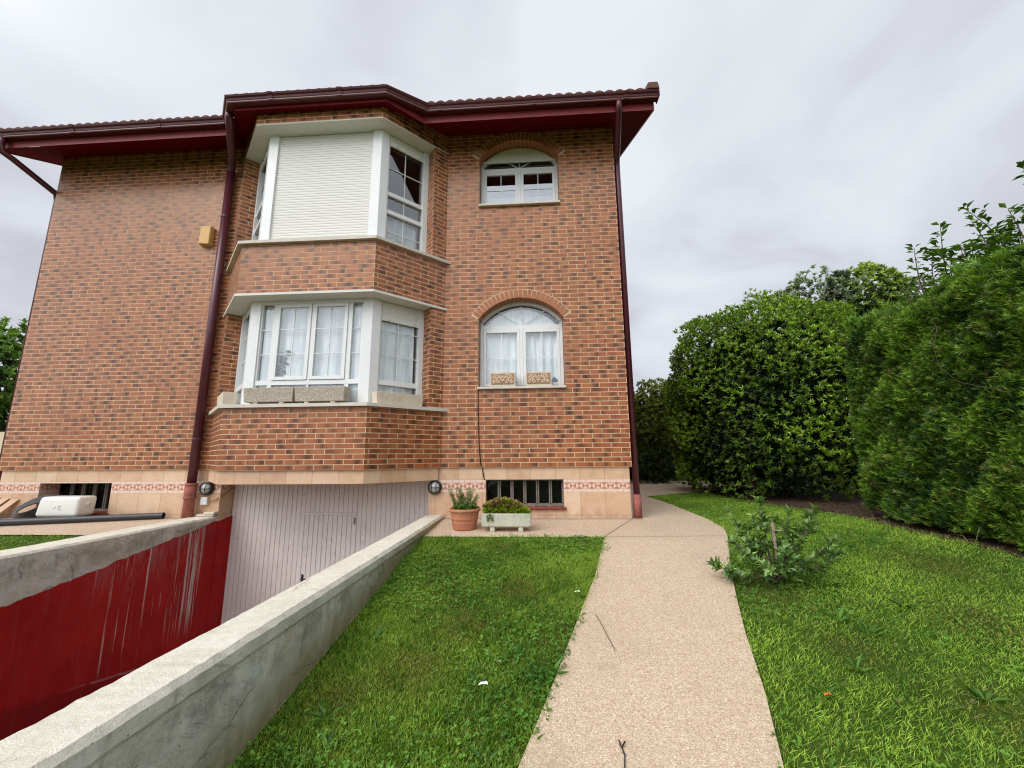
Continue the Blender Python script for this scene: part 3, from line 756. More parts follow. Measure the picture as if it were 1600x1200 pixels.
for i in range(3):
    w.face([wl[i], wl[i+1], fl[i+1]]); w.face([wl[i], fl[i+1], fl[i]])
w.build('soffit', M['soffit'], HOUSE, fixn=False)
w = MB()
def board(p, q, za, zb):
    w.face([(p[0], p[1], za), (q[0], q[1], zb), (q[0], q[1], 5.89), (p[0], p[1], 5.89)])
board((-9.76, FY), (-5.79, FY), FZ0, FZ0); board((-2.84, FY), (.465, FY), FZ0, FZ0)
board(fb[0], fb[1], FZ0, zf); board(fb[1], fb[2], zf, zf); board(fb[2], fb[3], zf, FZ0)
w.build('fascia', M['fascia'], HOUSE, fixn=False)
for x0, x1 in ((.462, .485), (-9.78, -9.757)):
    w = MB(); za = FZ0-.01; zr = SZ(4.5)
    w.hexa([(x0, FY, za), (x1, FY, za), (x1, 4.5, zr-.01), (x0, 4.5, zr-.01), (x0, FY, za+.2), (x1, FY, za+.2), (x1, 4.5, zr+.19), (x0, 4.5, zr+.19)])
    w.hexa([(x0, 4.5, zr-.01), (x1, 4.5, zr-.01), (x1, 9.6, za), (x0, 9.6, za), (x0, 4.5, zr+.19), (x1, 4.5, zr+.19), (x1, 9.6, za+.2), (x0, 9.6, za+.2)])
    w.build('barge_board', M['fascia'], HOUSE)
gp = [(.003, 5.872), (.003, 5.785), (.080, 5.780), (.092, 5.789), (.092, 5.806), (.098, 5.812), (.106, 5.836), (.126, 5.850), (.136, 5.872), (.126, 5.876), (.116, 5.862), (.098, 5.846), (.088, 5.815), (.076, 5.795), (.014, 5.798), (.012, 5.872)]
lip = [(.086, 5.778), (.098, 5.785), (.097, 5.793), (.084, 5.783)]
for path in ([(-9.80, FY), (-5.775, FY)], [(-5.80, FY-.02), fb[1], fb[2], (-2.815, FY-.02)], [(-2.80, FY), (.52, FY)]):
    w = MB(); w.sweep(path, gp); w.cur = 1; w.sweep(path, lip)
    w.cur = 0
    sl_ = [(-8.35, FY), (-6.95, FY)] if path[0][0] < -9 else ([(-4.95, -.89), (-3.95, -.89)] if path[0][0] < -3 else [(-2.62, FY), (-1.25, FY), (.05, FY)])
    for sx_, sy_ in sl_: w.sweep([(sx_, sy_-.004), (sx_+.07, sy_-.004)], [(o_*1.03+.0015, z_-.002 if z_ < 5.84 else z_+.002) for o_, z_ in gp])
    if path[0][0] > -3: w.box(.522, .535, FY-.13, FY+.02, 5.775, 5.885)
    if path[0][0] < -9: w.box(-9.815, -9.802, FY-.13, FY+.02, 5.775, 5.885)
    w.build('gutter', [M['maroon'], M['lip']], HOUSE, bevel=0)

def corrugated(mb, p0, p1, q0, q1, pitch=.145, amp=.017, ny=6):
    """tile sheet: eave edge p0-p1, upper edge q0-q1"""
    p0, p1, q0, q1 = map(Vector, (p0, p1, q0, q1)); n = max(2, int(round((p1-p0).length/pitch)))*8
    i0 = len(mb.v)
    for j in range(ny+1):
        for i in range(n+1):
            f = i/n; g = j/ny; a = p0.lerp(p1, f); b = q0.lerp(q1, f); p = a.lerp(b, g)
            ph = (i % 8)/8; z = amp*(abs(math.sin(math.pi*ph))*2-1)
            mb.v.append((p.x, p.y, p.z+z+(.012 if j % 2 else 0)))
    for j in range(ny):
        for i in range(n):
            k = i0+j*(n+1)+i; mb.f.append((k, k+1, k+n+2, k+n+1)); mb.mi.append(mb.cur)
    for i in range(n):  # dark tile mouths at the eave
        a = mb.v[i0+i]; b = mb.v[i0+i+1]; mb.face([(a[0], a[1]+.004, p0.z-.06), (b[0], b[1]+.004, p0.z-.06), b, a])
w = MB(); zE = 5.945; yE = -.63; zR = zE+.47*(4.5-yE)
corrugated(w, (-9.80, yE, zE), (-5.83, yE, zE), (-9.80, 4.5, zR), (-5.83, 4.5, zR), ny=26)
corrugated(w, (-2.80, yE, zE), (.50, yE, zE), (-2.80, 4.5, zR), (.50, 4.5, zR), ny=26)
w.face([(-5.83, -.5, zE+.03), (-2.80, -.5, zE+.03), (-2.80, 4.5, zR), (-5.83, 4.5, zR)])
corrugated(w, (.50, 9.63, zE), (-9.8, 9.63, zE), (.50, 4.5, zR), (-9.8, 4.5, zR), ny=12)
corrugated(w, (-5.54, -.955, 5.940), (-3.25, -.955, 5.940), (-4.9, .9, 6.72), (-3.8, .9, 6.72), pitch=.15, ny=6)
w.face([(-5.54, -.955, 5.93), (-4.9, .9, 6.72), (-5.83, yE, zE)]); w.face([(-4.9, .9, 6.72), (-5.83, .9, 6.7), (-5.83, yE, zE)])
w.face([(-3.25, -.955, 5.93), (-2.80, yE, zE), (-3.8, .9, 6.72)]); w.face([(-3.8, .9, 6.72), (-2.80, yE, zE), (-2.80, .9, 6.7)])
RF = w.build('roof', M['rooftile'], HOUSE, fixn=False)
for xv in (.36, -9.83):
    w = MB()
    for k in range(13):
        y0 = yE-.07+.4*k; y1 = y0+.44; z0 = zE+.47*(y0-yE)+.012+.01*(k % 2); z1 = zE+.47*(y1-yE)-.004
        w.hexa([(xv, y0, z0-.05), (xv+.175, y0, z0-.05), (xv+.175, y1, z1-.05), (xv, y1, z1-.05), (xv+.02, y0, z0+.055), (xv+.155, y0, z0+.055), (xv+.155, y1, z1+.055), (xv+.02, y1, z1+.055)])
    w.build('verge_tile', M['rooftile'], RF, bevel=.012)

# downpipes
w = MB(); ppx = -6.155
w.tube([(-5.665, -.80, 5.80), (-5.67, -.79, 5.74), (-5.78, -.62, 5.66), (-6.08, -.16, 5.50), (ppx+.005, -.08, 5.42), (ppx, -.075, 5.30)], .052, 14)
DP = w.build('downpipe', M['pipe'], HOUSE, smooth=True)
w = MB(); w.tube([(ppx, -.075, 5.42), (ppx, -.075, .46)], .058, 16); w.build('pipe_section', M['pipe'], DP, smooth=True)
w = MB(); w.tube([(ppx, -.075, .47), (ppx, -.075, .30), (ppx, -.075, .29), (ppx, -.077, -.03)], [.071, .071, .064, .072], 16)
w.tube([(ppx, -.075, .49), (ppx, -.075, .455)], .076, 16); w.tube([(ppx, -.075, .31), (ppx, -.075, .275)], .075, 16); w.build('pipe_boot', M['rustpipe'], DP, smooth=True)
for z in (4.6, 2.7, 1.1):
    w = MB(); w.tube([(ppx, -.075, z), (ppx, -.075, z+.03)], .0635, 16); w.box(ppx-.01, ppx+.01, -.03, 0.0, z, z+.03); w.build('pipe_bracket', M['pipe'], DP)
w = MB()
w.tube([(-.02, -.615, 5.80), (-.02, -.61, 5.70), (-.015, -.56, 5.63), (.05, -.02, 5.40), (.06, .065, 5.33), (.06, .075, 5.2), (.06, .075, .30)], .043, 14)
DP2 = w.build('downpipe', M['pipe'], HOUSE, smooth=True)
w = MB(); w.tube([(.06, .075, .31), (.06, .075, .0)], .055, 14); w.build('pipe_boot', M['rustpipe'], DP2, smooth=True)
w = MB()
w.tube([(-9.50, -.615, 5.79), (-9.51, -.63, 5.68), (-9.50, -.60, 5.56), (-9.46, -.50, 5.52), (-9.345, .04, 5.28), (-9.34, .08, 5.15), (-9.34, .08, .0)], .045, 14)
w.build('downpipe', M['pipe'], HOUSE, smooth=True)

# ------------------------------------------------------------------ fittings on the house front
w = MB()
w.hexa([(-6.545, -.095, 4.17), (-6.37, -.095, 4.155), (-6.36, -.001, 4.14), (-6.555, -.001, 4.155), (-6.535, -.085, 4.475), (-6.375, -.085, 4.465), (-6.36, -.001, 4.47), (-6.55, -.001, 4.48)])
ab = w.build('alarm_box', M['alarm'], None, bevel=.012); tag(ab, 'yellowed alarm box high on the left brick wall', 'alarm box')
def lamp(x, z, label):
    t = empty('wall_lamp', (x, Y0, z), label, 'lamp', 'round caged lamps beside the garage door')
    rim, gls, cage = MB(), MB(), MB(); n = 28
    def ring(mb, prof):
        i0 = len(mb.v)
        for r, d in prof:
            for q in range(n):
                a = 2*math.pi*q/n; mb.v.append((x+r*math.cos(a), Y0-d, z+r*math.sin(a)))
        for k in range(len(prof)-1):
            for q in range(n): mb.f.append((i0+k*n+q, i0+k*n+(q+1) % n, i0+(k+1)*n+(q+1) % n, i0+(k+1)*n+q)); mb.mi.append(0)
    ring(rim, [(.001, .001), (.094, .002), (.096, .04), (.088, .055), (.074, .056), (.072, .03), (.001, .03)])
    ring(gls, [(.073, .032), (.070, .055), (.055, .078), (.03, .092), (.001, .097)])
    for off in (-.03, .03):
        cage.tube([(x+off, Y0-.05-.055*math.cos(a)*math.cos(off*9), z+.078*math.sin(a)) for a in [R(-85+170*i/10) for i in range(11)]], .0045, 6)
    cage.tube([(x+.078*math.sin(a), Y0-.05-.055*math.cos(a), z) for a in [R(-85+170*i/10) for i in range(11)]], .0045, 6)
    rim.build('rim', M['black'], t, smooth=True); gls.build('lamp_glass', M['lampglass'], t, smooth=True); cage.build('cage', M['black'], t, smooth=True)
lamp(-5.985, .41, 'round black caged lamp left of the garage door beside the downpipe')
lamp(-2.685, .415, 'round black caged lamp right of the garage door above the concrete wall')
w = MB(); w.box(-6.045, -5.945, Y0-.045, Y0-.001, .185, .29); w.box(-6.035, -5.955, Y0-.05, Y0-.0455, .195, .28)
tag(w.build('junction_box', M['boxwhite'], None, bevel=.006), 'small white junction box under the caged lamp left of the garage', 'junction box')
w = MB(); w.tube([(-5.945, Y0-.02, .25), (-5.90, Y0-.03, .245), (-5.84, Y0-.03, .255), (-5.785, .06, .29), (-5.782, .14, .34), (-5.782, .26, .40)], .008, 8)
tag(w.build('cord', M['cordo'], None, smooth=True), 'ochre cord running from white junction box into the garage', 'cord')
w = MB(); w.tube([(-2.094, -.008, 1.765), (-2.092, -.008, 1.5), (-2.083, -.008, 1.2), (-2.072, -.008, .95), (-2.05, -.008, .72), (-2.03, .02, .66), (-2.005, .02, .52), (-1.99, .05, .50)], .007, 6)
tag(w.build('cable', M['black'], None, smooth=True), 'thin black cable hanging from the lower arched window to the basement window', 'cable')

# planters on the sills
def planter(name, mp, L, D, H, mats, label, cat, group, feet=.03, taper=.012, wall=.022):
    """mp(u,w,v): u along, w depth (outer face at w=D), v up from the surface"""
    t = MB(); z0 = feet
    def ring(z, ins): return [mp(ins, ins, z), mp(L-ins, ins, z), mp(L-ins, D-ins, z), mp(ins, D-ins, z)]
    A_, B_, C_, E_ = ring(z0, taper), ring(z0+H, 0), ring(z0+H, wall), ring(z0+H-.05, wall+.004)
    t.face(A_)
    for P_, Q_ in ((A_, B_), (B_, C_), (C_, E_)):
        for k in range(4): t.face([P_[k], P_[(k+1) % 4], Q_[(k+1) % 4], Q_[k]])
    t.face(E_)
    for u in (L*.2, L*.72): t.box(u, u+.06, .02, D-.015, .001, z0+.002, mp)
    o = t.build(name, mats, None, bevel=.008); tag(o, label, cat, group); return o
GP = 'stone window boxes on the lower bay sill'
planter('window_box', mapper((-5.0, -.60, 1.50), (1, 0, 0), (0, -1, 0)), .665, .185, .185, M['agg'], 'grey pebbled stone window box, left one under the white casements', 'window box', GP)
planter('window_box', mapper((-4.325, -.60, 1.50), (1, 0, 0), (0, -1, 0)), .66, .185, .185, M['agg'], 'grey pebbled stone window box, right one under the white casements', 'window box', GP)
planter('window_box', mapper(AR+Vector((0, 0, 1.50))+tR*.03+nR*.03, tR, nR), .665, .17, .155, M['stone'], 'low plain stone window box on the right slanted sill of the bay', 'window box', GP, feet=.006)
planter('window_box', mapper(AL+Vector((0, 0, 1.50))+tL*.10+nL*.035, tL, nL), .62, .17, .185, M['stone'], 'pale stone window box on the left slanted sill beside the downpipe', 'window box', GP, feet=.012)
def carved(x0, label):
    L, H = .37, .205; t = planter('carved_planter', mapper((x0, .125, 1.80), (1, 0, 0), (0, -1, 0)), L, .15, H, M['stone'], label, 'planter', 'carved planters on the arched window sill', feet=.004, taper=.004)
    y = -.027; g = MB(); g.box(x0+.022, x0+L-.022, y-.003, y+.004, 1.835, 1.985); g.build('relief_ground', M['carve'], t)
    s = MB(); cx, cz = x0+L/2, 1.91
    def curl(px, pz, r0, turns, ph, sg):
        s.tube([(px+sg*(r0*(1-i/22))*math.cos(ph+sg*0+turns*2*math.pi*i/20), y-.004, pz+(r0*(1-i/22))*math.sin(ph+turns*2*math.pi*i/20)) for i in range(21)], .0065, 6)
    for sg in (-1, 1):
        for dx, dz, r, ph in ((.062, .032, .03, .3), (.062, -.032, .03, 3.4), (.118, .036, .026, 1.5), (.118, -.036, .026, 4.6), (.088, 0, .018, 0)):
            curl(cx+sg*dx, cz+dz, r, 1.25, ph, sg)
        s.tube([(cx+sg*(.02+.125*i/8), y-.004, cz+.03*math.sin(i*.9)) for i in range(9)], .005, 6)
    for k in range(8):
        a = k*math.pi/4; s.tube([(cx+.008*math.cos(a), y-.004, cz+.008*math.sin(a)), (cx+.04*math.cos(a), y-.005, cz+.05*math.sin(a))], [.005, .009], 6)
    s.build('scrollwork', M['carvehi'], t, smooth=True)
carved(-1.925, 'carved scrollwork planter, left one on the arched window sill'); carved(-1.415, 'carved scrollwork planter, right one on the arched window sill')

# curtains
def curtain(mp, u0, u1, v0, v1, w_, label, waves=9, amp=.015, top=None, bot=None, group='lace curtains behind the windows', name='lace_curtain', mat='lace', ph=0.):
    m = MB(); nu, nv = int((u1-u0)*90)+8, 10; i0 = 0
    for j in range(nv+1):
        for i in range(nu+1):
            u = u0+(u1-u0)*i/nu; a = v0 if bot is None else bot(u); b = v1 if top is None else top(u); v = a+(b-a)*j/nv
            d = amp*math.sin(waves*2*math.pi*(u-u0)+ph+.6*math.sin(5*u))*(1-.25*j/nv)+amp*.4*math.sin(23*u+ph)
            m.v.append(mp(u, w_+d, v))
    for j in range(nv):
        for i in range(nu):
            k = j*(nu+1)+i; m.f.append((k, k+1, k+nu+2, k+nu+1)); m.mi.append(0)
    o = m.build(name, M[mat], None, smooth=True); tag(o, label, 'curtain', group); return o
curtain(mF, .16, 1.56, 1.54, 2.93, -.085, 'white lace curtain behind the lower bay casements', 6)
curtain(mR, .16, .665, 1.54, 2.93, -.085, 'white lace curtain behind the right slanted pane of the lower bay', 6)
curtain(mL, .16, .70, 1.54, 2.93, -.085, 'white lace curtain behind the left slanted pane of the lower bay', 6)
def scal(v, d, p): return lambda u: v-d*abs(math.sin(math.pi*u/p))
curtain(mA, -.55, -.02, 1.85, 2.72, -.085, 'sheer curtain behind the left casement of the lower arched window', 7, .012, bot=scal(1.92, .03, .09), ph=1)
curtain(mA, .03, .55, 1.9, 2.72, -.09, 'gathered lace curtain behind the right casement of the lower arched window', 8, .02, bot=lambda u: 1.99-.05*abs(math.sin(math.pi*u/.12))-.1*max(0, .35-u))
curtain(mA, -.56, .56, 2.74, 3.0, -.06, 'pale scalloped valance in the fanlight of the lower arched window', 3, .006, top=lambda u: 2.83+RISE-RA+math.sqrt((RA-.105)**2-u*u)-.012*abs(math.sin(u*55)))
curtain(mR, .15, .66, 3.80, 4.30, -.12, 'swagged lace curtain in the upper bay side window', 7, .02, top=lambda u: 4.30-.9*(u-.40)**2*1.2, bot=lambda u: 3.95+.05*math.sin(u*20))
curtain(mR, .30, .66, 3.76, 4.05, -.18, 'yellow cloth behind the lace in the upper bay side window', 5, .02, top=lambda u: 4.02+.05*math.sin(u*17), name='yellow_cloth', mat='yellowcloth', group=None)
curtain(mA, -.56, .56, 4.70, 5.10, -.30, 'pale net curtain low behind the upper arched window', 5, .012)

# ------------------------------------------------------------------ retaining walls and ramp
def wall_prism(name, x0, x1, y0, y1, ztop, zbot, mat, label, cap, ny=240):
    """long wall along y; small chamfers, slightly uneven arrises"""
    m = MB(); ys = [y0+(y1-y0)*i/ny for i in range(ny+1)]
    prof0 = [(x0, zbot), (x0, ztop-.02), (x0+.02, ztop), (x1-.022, ztop), (x1, ztop-.024), (x1, ztop-.075), (x1-cap, ztop-.095), (x1-cap, zbot)] if cap > 0 else \
            [(x0, zbot), (x0, ztop-.02), (x0+.02, ztop), (x1-.02, ztop), (x1, ztop-.02), (x1, zbot)]
    n = len(prof0); rr = np.random.default_rng(5)
    for y in ys:
        for k, (x, z) in enumerate(prof0):
            j = .0018 if 0 < k < n-1 else 0
            m.v.append((x+rr.normal()*j*.7, y, z+rr.normal()*j*.7))
    for i in range(ny):
        for k in range(n-1): a = i*n+k; m.f.append((a, a+1, a+n+1, a+n)); m.mi.append(0)
    m.f.append(tuple(range(n))); m.f.append(tuple(reversed(range(ny*n, ny*n+n)))); m.mi += [0, 0]
    return tag(m.build(name, mat, None), label, 'wall')
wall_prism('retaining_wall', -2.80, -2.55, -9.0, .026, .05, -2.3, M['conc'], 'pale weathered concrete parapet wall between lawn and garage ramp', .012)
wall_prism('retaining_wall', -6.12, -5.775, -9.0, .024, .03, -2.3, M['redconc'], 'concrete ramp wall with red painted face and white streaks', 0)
w = MB(); w.box(-6.05, -5.80, -.055, .02, .035, .062); w.box(-5.93, -5.775, -.07, .024, .064, .095)
tag(w.build('stone_slab', M['stone'], None, bevel=.006), 'small broken stone slabs lying at the end of the red ramp wall', 'slab')
w = MB()
w.face([(-5.774, -9, -.25), (-2.802, -9, -.25), (-2.802, .30, -1.98), (-5.774, .30, -1.98)])
tag(w.build('ramp', M['ramp'], None), kind='structure')
for xa in (-5.80, -2.81):
    w = MB(); w.box(xa, xa+.03, .028, .288, -2.1, -.002); w.build('garage_jamb', M['redconc'], HOUSE)

# ------------------------------------------------------------------ ground, paths
g = MB()
gx = [-300, -60, -20, -13, -6.115, -2.56, 3, 8, 20, 60, 300]; gy = [-300, -60, -9, -5, -1.1, 0, .02, 9, 20, 60, 400]
for i in range(len(gx)-1):
    for j in range(len(gy)-1):
        x0, x1, y0, y1 = gx[i], gx[i+1], gy[j], gy[j+1]
        if x0 >= -6.2 and x1 <= -2.5 and y0 >= -9.1 and y1 <= .1: continue
        if x0 >= -6.2 and x1 <= -2.5 and y0 >= 0 and y1 <= 9: continue
        dz = -.012
        g.face([(x0, y0, gz(y0)+dz), (x1, y0, gz(y0)+dz), (x1, y1, gz(y1)+dz), (x0, y1, gz(y1)+dz)])
tag(g.build('lawn', M['lawn'], None, fixn=False), kind='structure')
def interp(pts, y):
    pts = sorted(pts, key=lambda p: p[1])
    if y <= pts[0][1]:
        (xa, ya), (xb, yb) = pts[0], pts[1]; return xa+(xb-xa)*(y-ya)/(yb-ya)
    for (xa, ya), (xb, yb) in zip(pts, pts[1:]):
        if y <= yb: return xa+(xb-xa)*(y-ya)/(yb-ya)
    return pts[-1][0]
PL = [(-1.361, -3.76), (-1.187, -3.229), (-1.027, -2.703), (-.796, -1.973), (-.63, -1.3), (-.565, -1.03)]
PR = [(-.294, -3.715), (-.133, -3.284), (.027, -2.779), (.208, -2.278), (.443, -1.685), (.647, -1.205), (.80, -.85), (.90, -.52), (.93, 0), (.946, .617), (.982, 1.939), (.916, 2.978), (2.5, 4.131), (4.2, 5.3), (4.2, 8.2)]
def pl(y): return interp(PL, y)
def pr(y): return interp(PR, y)
TE = -1.005     # front edge of the terrace strip along the house
p = MB(); ys = [-8.0+.1*i for i in range(162)]+[-1.1, TE, TE-.0001, 0, .026, 2.978, 4.131]
ys = sorted(set(round(y, 5) for y in ys if y <= 8.0))
random.seed(3)
for a, b in zip(ys, ys[1:]):
    mid = (a+b)/2
    def xl_(y): return pl(y) if mid < TE else (-2.549 if mid < .026 else -.031)
    z = .004
    p.face([(xl_(a), a, gz(a)+z), (pr(a), a, gz(a)+z), (pr(b), b, gz(b)+z), (xl_(b), b, gz(b)+z)])
p.face([(-14, TE, gz(TE)+.004), (-6.121, TE, gz(TE)+.004), (-6.121, 0, .004), (-14, 0, .004)])
p.face([(-14, 0, .004), (-6.121, 0, .004), (-6.121, .029, .004), (-14, .029, .004)])
p.face([(-14, .03, .004), (-9.26, .03, .004), (-9.26, 9, .004), (-14, 9, .004)])
# kerb-like exposed edge of the slab against the lawn
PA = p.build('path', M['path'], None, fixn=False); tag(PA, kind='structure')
jm = MB()
def strip(a, b, wd=.006):
    a, b = Vector(a), Vector(b); d = (b-a).normalized(); n = Vector((-d.y, d.x))*wd/2; k = 8
    for i in range(k):
        p0 = a.lerp(b, i/k); p1 = a.lerp(b, (i+1)/k)
        jm.face([(q.x, q.y, gz(q.y)+.0075) for q in (p0-n, p1-n, p1+n, p0+n)])
strip((-.56, -.985), (.75, -.93)); strip((-.56, -.985), (-.03, .0)); strip((-1.58, -4.42), (-.55, -4.35)); strip((.0, 1.6), (.97, 1.7))
jm.build('path_joint', M['joint'], PA, fixn=False)
s = MB()
SE = [(3.3, -5.5), (3.18, -2.0), (3.08, -1.45), (2.92, -.75), (2.85, .4), (2.6, 1.4), (2.45, 2.5), (2.4, 3.4)]
def se(y): return interp(SE, y)
for i in range(90):
    a = -5.5+.1*i; b = a+.1
    s.face([(se(a), a, gz(a)-.006), (7.5, a, gz(a)-.006), (7.5, b, gz(b)-.006), (se(b), b, gz(b)-.006)])
tag(s.build('soil', M['soil'], None, fixn=False), kind='structure')

# ------------------------------------------------------------------ foliage tools
def leaves(Pt, D, N, L, W, C, fold=.25, droop=.15):
    """one folded four-vertex leaf per row"""
    n = len(Pt); D = nrm(D); S = nrm(np.cross(D, N)); U = nrm(np.cross(S, D))
    L = np.broadcast_to(np.asarray(L, float).reshape(-1, 1), (n, 1)); W = np.broadcast_to(np.asarray(W, float).reshape(-1, 1), (n, 1))
    b = Pt; tp = Pt+D*L-U*L*droop; mid = Pt+D*L*.48
    l = mid+S*W*.5+U*W*fold; r = mid-S*W*.5+U*W*fold
    V = np.stack([b, l, tp, r], 1).reshape(-1, 3); i = np.arange(n)*4
    F = np.concatenate([np.stack([i, i+1, i+2], 1), np.stack([i, i+2, i+3], 1)])
    return V, F, np.repeat(C, 4, 0)
def cat_parts(parts):
    Vs, Fs, Cs = [], [], []; o = 0
    for V, F, C in parts: Vs.append(V); Fs.append(F+o); Cs.append(C); o += len(V)
    return np.concatenate(Vs), np.concatenate(Fs), np.concatenate(Cs)
def rosettes(P, A, k, L, W, base, rng, tilt=(25, 70), cj=.25):
    """k leaves around each shoot tip P with axis A"""
    n = len(P); A = nrm(A); t = nrm(np.cross(A, rng.normal(size=(n, 3)))); b = np.cross(A, t)
    Pt, D, N, C, LL, WW = [], [], [], [], [], []
    for j in range(k):
        ph = 2*math.pi*j/k*1.618+rng.uniform(-.4, .4, (n, 1)); el = np.radians(rng.uniform(*tilt, (n, 1)))
        rad = t*np.cos(ph)+b*np.sin(ph); d = A*np.cos(el)+rad*np.sin(el)
        Pt.append(P-A*rng.uniform(0, L*.55, (n, 1))); D.append(d); N.append(A*np.sin(el)-rad*np.cos(el)+1e-4)
        C.append(base*np.clip(1+rng.normal(0, cj, (n, 1)), .3, 2)); LL.append(L*rng.uniform(.7, 1.2, n)); WW.append(W*rng.uniform(.7, 1.2, n))
    return leaves(np.concatenate(Pt), np.concatenate(D), np.concatenate(N), np.concatenate(LL), np.concatenate(WW), np.concatenate(C))
def lump(dirs, rng, nb=26, amp=.16, wid=.35):
    c = nrm(rng.normal(size=(nb, 3))); h = rng.uniform(-.7, 1, nb)*amp
    d = dirs@c.T; return 1+(np.exp((d-1)/(wid*wid*.5))*h).sum(1)
def colmix(a, b, f): a, b = np.array(a), np.array(b); return a+(b-a)*np.clip(f, 0, 1).reshape(-1, 1)

def bush_cloud(center, rad, n, k, L, W, lo, hi, rng, zcut=None, amp=.16, inner=.45, squash=2.0, tilt=(25, 70), upb=.5, nb=26, wid=.35, fine=0):
    c = np.array(center); rad = np.array(rad); d = nrm(rng.normal(size=(n, 3))); lm = lump(d, rng, nb, amp, wid)
    fl = lump(d, rng, 320, fine, .11)-1 if fine else np.zeros(n); lm = lm+fl
    depth = 1-np.abs(rng.normal(0, .06, n)); deep = rng.random(n) < inner; depth[deep] = rng.uniform(.62, .95, deep.sum())
    # superellipse for boxier shrubs
    q = (np.abs(d)**squash).sum(1)**(-1/squash)
    P = c+d*(q*lm*depth)[:, None]*rad
    keep = np.ones(n, bool) if zcut is None else P[:, 2] > zcut+rng.normal(0, .08, n)
    P, d2, depth = P[keep], d[keep], depth[keep]
    ax = nrm(d2/rad+np.array([0, 0, upb/rad[2]])+rng.normal(0, .18, (len(P), 3)))
    f = (depth-.75)*2.6+d2[:, 2]*.34+rng.normal(0, .2, len(P))+fl[keep]*7-.12*bool(fine)  # painted shade: tops and bulging lumps lighter, inner and lower leaves darker
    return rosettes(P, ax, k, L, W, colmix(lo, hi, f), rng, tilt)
def limbs(mb, base, tips, r0, rng, bend=.15, n=6, r1=.25):
    for tp in tips:
        a, b = np.array(base, float), np.array(tp, float); L = np.linalg.norm(b-a); off = rng.normal(0, bend*L, 3)
        mb.tube([tuple(a+(b-a)*t+off*math.sin(math.pi*t)*.5) for t in np.linspace(0, 1, n)], [r0*(1-(1-r1)*t) for t in np.linspace(0, 1, n)], 7)

# ------------------------------------------------------------------ big laurel shrub
rng = np.random.default_rng(21)
LB = empty('laurel_shrub', (3.7, 3.4, 0), 'large rounded glossy evergreen laurel shrub between path and conifer hedge', 'shrub')
parts = [bush_cloud((3.80, 3.75, 1.72), (1.98, 2.25, 2.48), 15000, 8, .082, .026, (.014, .036, .007), (.27, .42, .035), rng, zcut=.10, amp=.085, squash=2.2, upb=.9, inner=.28, fine=.09, tilt=(15, 55), nb=40, wid=.28),
         bush_cloud((3.80, 3.75, 1.7), (1.6, 1.85, 1.95), 1800, 7, .15, .07, (.008, .02, .005), (.02, .045, .008), rng, zcut=.2, inner=.5, squash=2.7)]  # inner leaves coloured near black for the shade inside the shrub
co = MB(); co.lathe([(.01, .35), (1.25, .4), (1.5, .8), (1.55, 1.8), (1.45, 2.8), (1.0, 3.2), (.01, 3.4)], (3.8, 3.85, 0), 24); co.build('inner_mass', simple('shaded_core', (.012, .018, .006), .95, .5, 9, .8, 30, .0), LB)  # added solid core closing see-through gaps, inner shade put into its colour
np_mesh('foliage', *cat_parts(parts), M['gloss'], LB)
w = MB(); limbs(w, (3.05, 3.0, -.05), [(3.0, 3.1, 1.2), (3.6, 3.5, 1.5)], .07, rng); limbs(w, (3.9, 3.3, -.05), [(4.2, 3.6, 1.8), (3.7, 4.0, 1.9), (4.4, 3.2, 1.5)], .08, rng)
w.build('trunk', M['bark'], LB, smooth=True)

# ------------------------------------------------------------------ conifer hedge
def sprays(P, A, N, L, base, rng, k=4):
    """flat scale-leaf fans: a main blade and k pairs of side blades, each a thin triangle pair"""
    n = len(P); A = nrm(A); S = nrm(np.cross(A, N)); V, C = [], []
    L = L.reshape(-1, 1)
    def blade(p, d, ln, wd, cc):
        s = nrm(np.cross(d, N)); V.append(np.stack([p-s*wd*.5, p+s*wd*.5, p+d*ln], 1)); C.append(np.repeat(cc, 3, 0))
    tipc = base*1.5
    blade(P, A, L, L*.10, base)
    for j in range(k):
        f = .12+.7*j/k
        for sg in (-1, 1):
            an = np.radians(rng.uniform(28, 50, (n, 1))); d = A*np.cos(an)+S*sg*np.sin(an)+rng.normal(0, .12, (n, 3))
            blade(P+A*L*f, nrm(d), L*(.55-.3*f)*rng.uniform(.75, 1.25, (n, 1)), L*.10, tipc if j == k-1 else base)
    V = np.stack(V, 1).reshape(-1, 3); C = np.stack([c.reshape(n, 3, 3) for c in C], 1).reshape(-1, 3)
    return V, np.arange(len(V)).reshape(-1, 3), C
rng = np.random.default_rng(33)
HX, HT = 3.14, 2.58
HD = empty('conifer_hedge', (3.6, -2.5, -.2), 'tall clipped conifer hedge with feathery green sprays along the right side of the lawn', 'hedge')
def hedge_noise(y, z): return .03*np.sin(2.1*y+.7*z)+.03*np.sin(4.7*y-2.9*z+1)+.04*np.sin(8.3*z+3.1*y)+.03*np.sin(13*y+9*z)+.02*np.sin(23*y-17*z)
def face_pts(n):
    y = rng.uniform(-5.6, .42, n); y = np.where(rng.random(n) < .8, rng.uniform(-2.9, .42, n), y)
    g = gzv(y); z = g+.06+(HT-g-.0)*rng.random(n)**.95
    x = HX+hedge_noise(y, z)*.9+.0*z-.03+.10*np.clip((z-g)/(HT-g), 0, 1)
    end = np.clip((y-.22)/.2, 0, 1); x = x+end**2*.35
    topr = np.clip((z-(HT-.25))/.25, 0, 1); x = x+topr**2*.16
    dep = np.where(rng.random(n) < .3, rng.uniform(.05, .22, n), np.abs(rng.normal(0, .03, n))); x = x+dep
    return np.stack([x, y, z], 1), dep, end, topr
n = 44000; Pq, dep, end, topr = face_pts(n)
